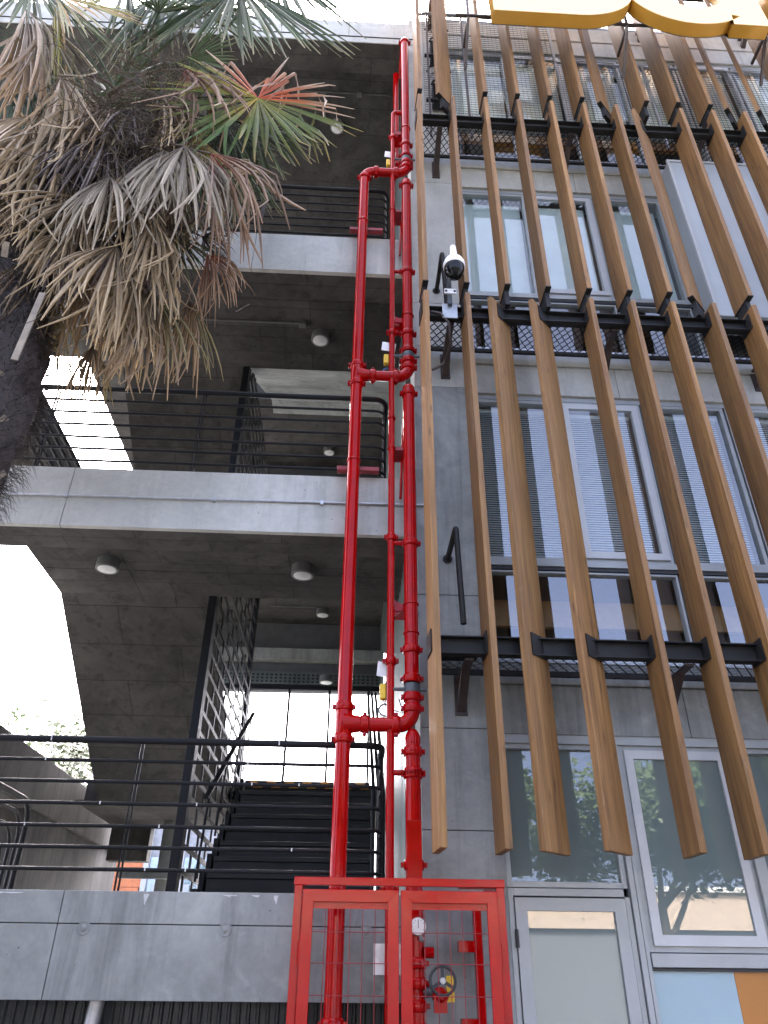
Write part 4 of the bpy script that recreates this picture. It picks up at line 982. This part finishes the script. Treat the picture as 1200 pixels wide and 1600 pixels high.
# cut leaf boots
for i in range(46):
    z = rng.uniform(2.6, 7.4); a = rng.uniform(-2.6, .9); r0 = .32
    p = Vector((TX+r0*math.cos(a), TY+r0*math.sin(a), z)); o = Vector((math.cos(a)*.6, math.sin(a)*.6, .8)); 
    MB().bar(p, p+o*rng.uniform(.08, .2), rng.uniform(.03, .06), .012, (math.cos(a), math.sin(a), .1)).build('leaf_boot', 'palm_boot', palm)
MB().bar((-2.30, 3.70, 5.02), (-2.25, 3.66, 5.62), .045, .012, (0, -1, 0)).build('leaf_boot', 'palm_boot', palm)
# dead flower stalk tangle under the crown
m = MB()
for i in range(1300):
    a = rng.uniform(-math.pi, math.pi); p = Vector((-2.05+rng.gauss(0, .34), 3.78+rng.gauss(0, .16), 7.75+rng.gauss(0, .55)))
    d = Vector((rng.gauss(0, 1), rng.gauss(0, .7), rng.gauss(0, .7))).normalized(); pts = [p]
    for k in range(5):
        d = (d+Vector((rng.gauss(0, .35), rng.gauss(0, .35), rng.gauss(0, .35)-.10))).normalized(); pts.append(pts[-1]+d*rng.uniform(.04, .09))
    m.tube(pts, [.0042, .004, .0036, .003, .0024, .0016], 3, False)
m.build('flower_stalk_tangle', 'palm_stalk', palm, kind='stuff')
m = MB()
for i in range(900):
    p = Vector((-2.1+rng.gauss(0, .40), 4.1+rng.gauss(0, .12), 7.6+rng.gauss(0, .7)))
    d = Vector((rng.gauss(0, 1), rng.gauss(0, .6), rng.gauss(0, 1))).normalized(); s_ = d.orthogonal().normalized()*rng.uniform(.01, .03)
    e = p+d*rng.uniform(.1, .3); m.add([p-s_, p+s_, e+s_*.4, e-s_*.4], [(0,1,2,3)])
m.build('crown_thatch', 'palm_fibre', palm, kind='stuff')

# ------------------------------------------------------------------ leafy trees
def tree_mesh(seed, height, spread, nleaf, leaf=.11, base=.35):
    rg = random.Random(seed); tr = MB(); tips = []
    def grow(p, d, r, l_, lev):
        pts = [p]; rad = [r]
        for k in range(4):
            d = (d+Vector((rg.gauss(0, .13), rg.gauss(0, .13), .05))).normalized(); pts.append(pts[-1]+d*l_/4); rad.append(r*(1-.12*(k+1)))
        tr.tube(pts, rad, 8 if lev < 2 else 5, False)
        if lev >= 3: tips.append(pts[-1]); tips.append(pts[2]); return
        for k in range(4 if lev else 5):
            a = rg.uniform(0, 2*math.pi); nd = (d*.6+Vector((math.cos(a), math.sin(a), rg.uniform(-.1, .6)))*spread).normalized()
            grow(pts[-1 if k < 3 else 3], nd, rad[-1]*.62, l_*rg.uniform(.55, .75), lev+1)
    grow(Vector((0, 0, 0)), Vector((0, 0, 1)), height*.022, height*base, 0)
    V = []; Fq = []
    for i in range(nleaf):
        c = rg.choice(tips); p = c+Vector((rg.gauss(0, .42), rg.gauss(0, .42), rg.gauss(0, .36)-.1))*height*.085
        a = Vector((rg.gauss(0, 1), rg.gauss(0, 1), rg.gauss(0, .5)-.3)).normalized(); b = a.orthogonal().normalized(); s_ = leaf*rg.uniform(.6, 1.3); k = len(V)
        V += [p, p+a*s_*.5+b*s_*.28, p+a*s_, p+a*s_*.5-b*s_*.28]; Fq += [(k, k+1, k+2, k+3)]
    cr = MB().add(V, Fq)
    return tr.mesh('trunk', 'bark'), cr.mesh('crown', 'tree_leaf')
T1 = tree_mesh(3, 10.8, .78, 26000, .19, .27); T2 = tree_mesh(8, 5.2, .75, 5000, .10)
def put_tree(tm, loc, rz, sc, label, group):
    t = thing('tree', label, 'tree', loc, group); t.rotation_euler = (0, 0, rz); t.scale = (sc, sc, sc)
    link('trunk', tm[0], t, (0, 0, 0)); link('crown', tm[1], t, (0, 0, 0))
put_tree(T2, (-5.35, 15.6, .0), 1.1, 1.62, 'small green tree glimpsed beyond the stairs at far left', 'trees beyond the stairs')
for i, (x, y, rz, s_) in enumerate(((-3.6, -6.4, 0, 1.0), (2.4, -8.2, 2.1, 1.05), (7.0, -8.6, 4.0, 1.05), (12.4, -7.6, 1.2, 1.0), (-9.5, -7.4, 3.1, 1.0))):
    put_tree(T1, (x, y, 0), rz, s_, 'leafy street tree opposite the building, mirrored in its windows', 'street trees mirrored in the glass')

# ------------------------------------------------------------------ buildings beyond and opposite
fb = thing('far_building', 'orange clad building with white framed glazing seen under the stairs', 'building', (-7, 30, 0))
MB().box(-12, -3, 30.2, 36, 0, 7).build('wall', 'far_wall', fb)
for j in range(16):
    for i in range(3): MB().box(-9.6+i*.75-(j % 2)*.05, -9.6+i*.75+.735-(j % 2)*.05, 30.0, 30.2, 1+j*.32, 1+j*.32+.305).build('cladding_tile', 'orange_tile', fb)
MB().box(-7.36, -7.18, 29.95, 30.2, 0, 7).build('white_frame', 'white_frame', fb)
for i in range(6):
    MB().box(-7.18+i*.62, -7.18+i*.62+.57, 30.1, 30.12, 2.6, 5.2).build('window', 'clear_glass', fb); MB().box(-6.61+i*.62, -6.56+i*.62, 30.0, 30.2, 0, 7).build('mullion', 'far_wall', fb)
for i in range(3): MB().box(-6.9+i*.9, -6.5+i*.9, 29.9, 30.0, 3.6+.2*(i % 2), 4.3).build('white_panel', 'panel_white', fb)
fo = thing('opposite_building', 'pale low building across the street, mirrored in the ground floor glass', 'building', (6, -24, 0))
MB().box(-14, 26, -32, -24, 3.3, 4.7).build('wall', 'far_pale', fo)
MB().box(-14, 26, -31.9, -24.2, 0, 3.3).build('dark_base', 'room_grey', fo)  # unseen dark base, added to keep the lowest window reflections dark
MB().box(-14.3, 26.3, -32.2, -23.8, 4.7, 4.9).build('roof', 'concrete_pale_lit', fo)
